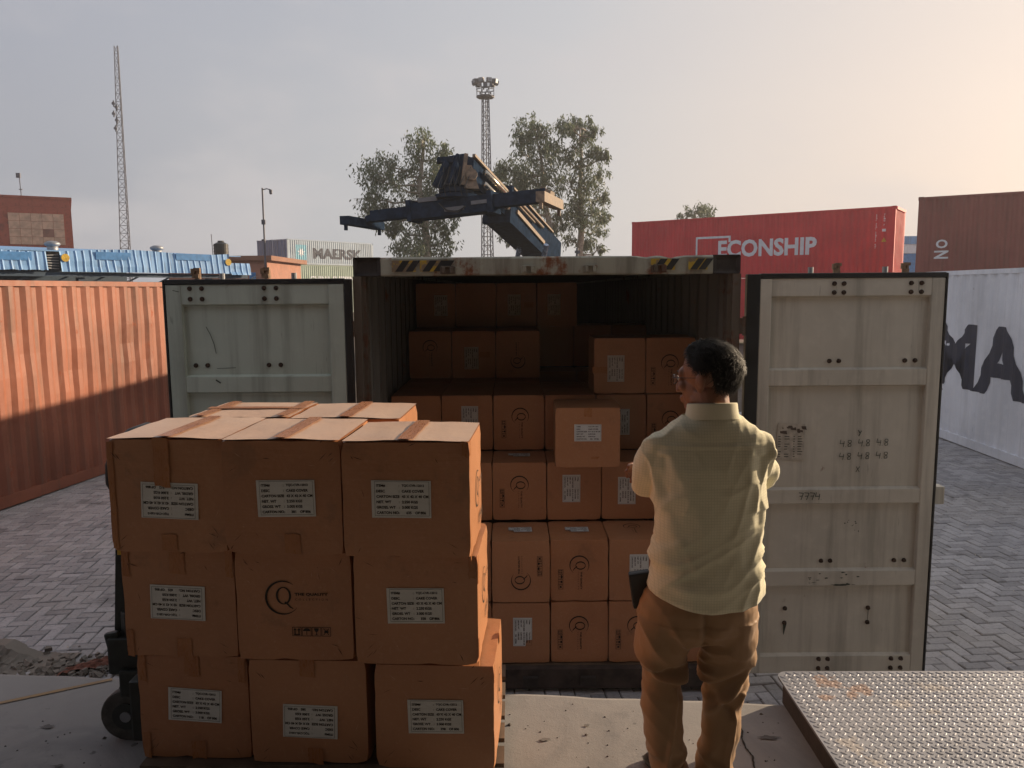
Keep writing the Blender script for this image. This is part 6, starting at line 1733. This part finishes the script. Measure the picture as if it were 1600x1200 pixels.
for s in (-1, 1):
    q = [(s * (0.034 + 0.024 * math.copysign(abs(math.cos(a)) ** .75, math.cos(a))), 0.108 - 0.010 * abs(math.cos(a)) * (1 if s * math.cos(a) * s > 0 else 0), 0.010 + 0.0165 * math.copysign(abs(math.sin(a)) ** .8, math.sin(a))) for a in [2 * math.pi * k / 22 for k in range(22)]]
    gl.tube([HEAD @ Vector(p) for p in q], 0.0011, 6, closed=True); ln.add([HEAD @ Vector(p) for p in q], [tuple(range(22))])
    gl.tube([HEAD @ Vector(p) for p in ((s * 0.058, 0.100, 0.018), (s * 0.074, 0.088, 0.019), (s * 0.083, 0.04, 0.018), (s * 0.086, -0.008, 0.018), (s * 0.084, -0.022, 0.004))], 0.0013, 6)
gl.tube([HEAD @ Vector(p) for p in ((-0.011, 0.108, 0.014), (0, 0.112, 0.018), (0.011, 0.108, 0.014))], 0.0012, 6)
go = gl.build("spectacles", M_frame, man, smooth=True); ln.build("lens", M_lens, go)
# belt pouch showing at the left hip under the shirt hem
m = MB().beam((-0.196, 0.03, 0.80), (-0.175, 0.045, 0.665), 0.03, 0.075, up=(1, 0, 0)); me = m.mesh("belt_pouch", M_rubber); soften(me, 0.008, 2); bp = link("belt_pouch", me, man)
m = MB().beam((-0.205, 0.03, 0.79), (-0.190, 0.036, 0.745), 0.012, 0.05, up=(1, 0, 0)); m.build("white_flap", M_whiteprint, bp)

# ------------------------------------------------------------------ unseen warehouse added behind the camera, walls and roof shaped to shade the dock
wh_ = thing("added_warehouse", "unseen plastered warehouse added so its canopy roof shades the dock", "added_warehouse", (0, -1.6, 0.89))
M_addedwall = m_concrete("added_dark_plaster", (0.09, 0.08, 0.075), (0.05, 0.045, 0.04))
for a, b in (((-3.8, -12, 0), (-3.6, 2.3, 3.4)), ((4.2, -12, 0), (4.4, 2.3, 3.4)), ((-3.6, -12, 0), (4.2, -11.8, 3.4))):
    MB().box(a, b).build("wall", M_addedwall, wh_)
for x in (-3.4, 4.0):
    MB().box((x - 0.15, -0.15, 0), (x + 0.15, 0.15, 3.4)).build("added_column", M_addedwall, wh_)
MB().box((-5, -12, 3.4), (6, 4.4, 3.5)).build("added_canopy_roof", simple("added_roof_sheet", (0.14, 0.10, 0.08), 0.8, 0, 0.3), wh_)

# ------------------------------------------------------------------ hazy air
hz_ = MB().box((-120, -14, -1.0), (120, 130, 33)).mesh("haze", [])
ho_ = link("haze", hz_); ho_['kind'] = 'stuff'
hm = bpy.data.materials.new("hazy_air"); hm.use_nodes = True; ht = hm.node_tree; ht.nodes.clear()
o1 = ht.nodes.new('ShaderNodeOutputMaterial'); v1 = ht.nodes.new('ShaderNodeVolumePrincipled')
v1.inputs['Color'].default_value = (0.90, 0.90, 0.92, 1); v1.inputs['Density'].default_value = 0.001; v1.inputs['Anisotropy'].default_value = 0.35
ht.links.new(v1.outputs[0], o1.inputs['Volume']); hz_.materials.append(hm)
sc.cycles.volume_bounces = 0
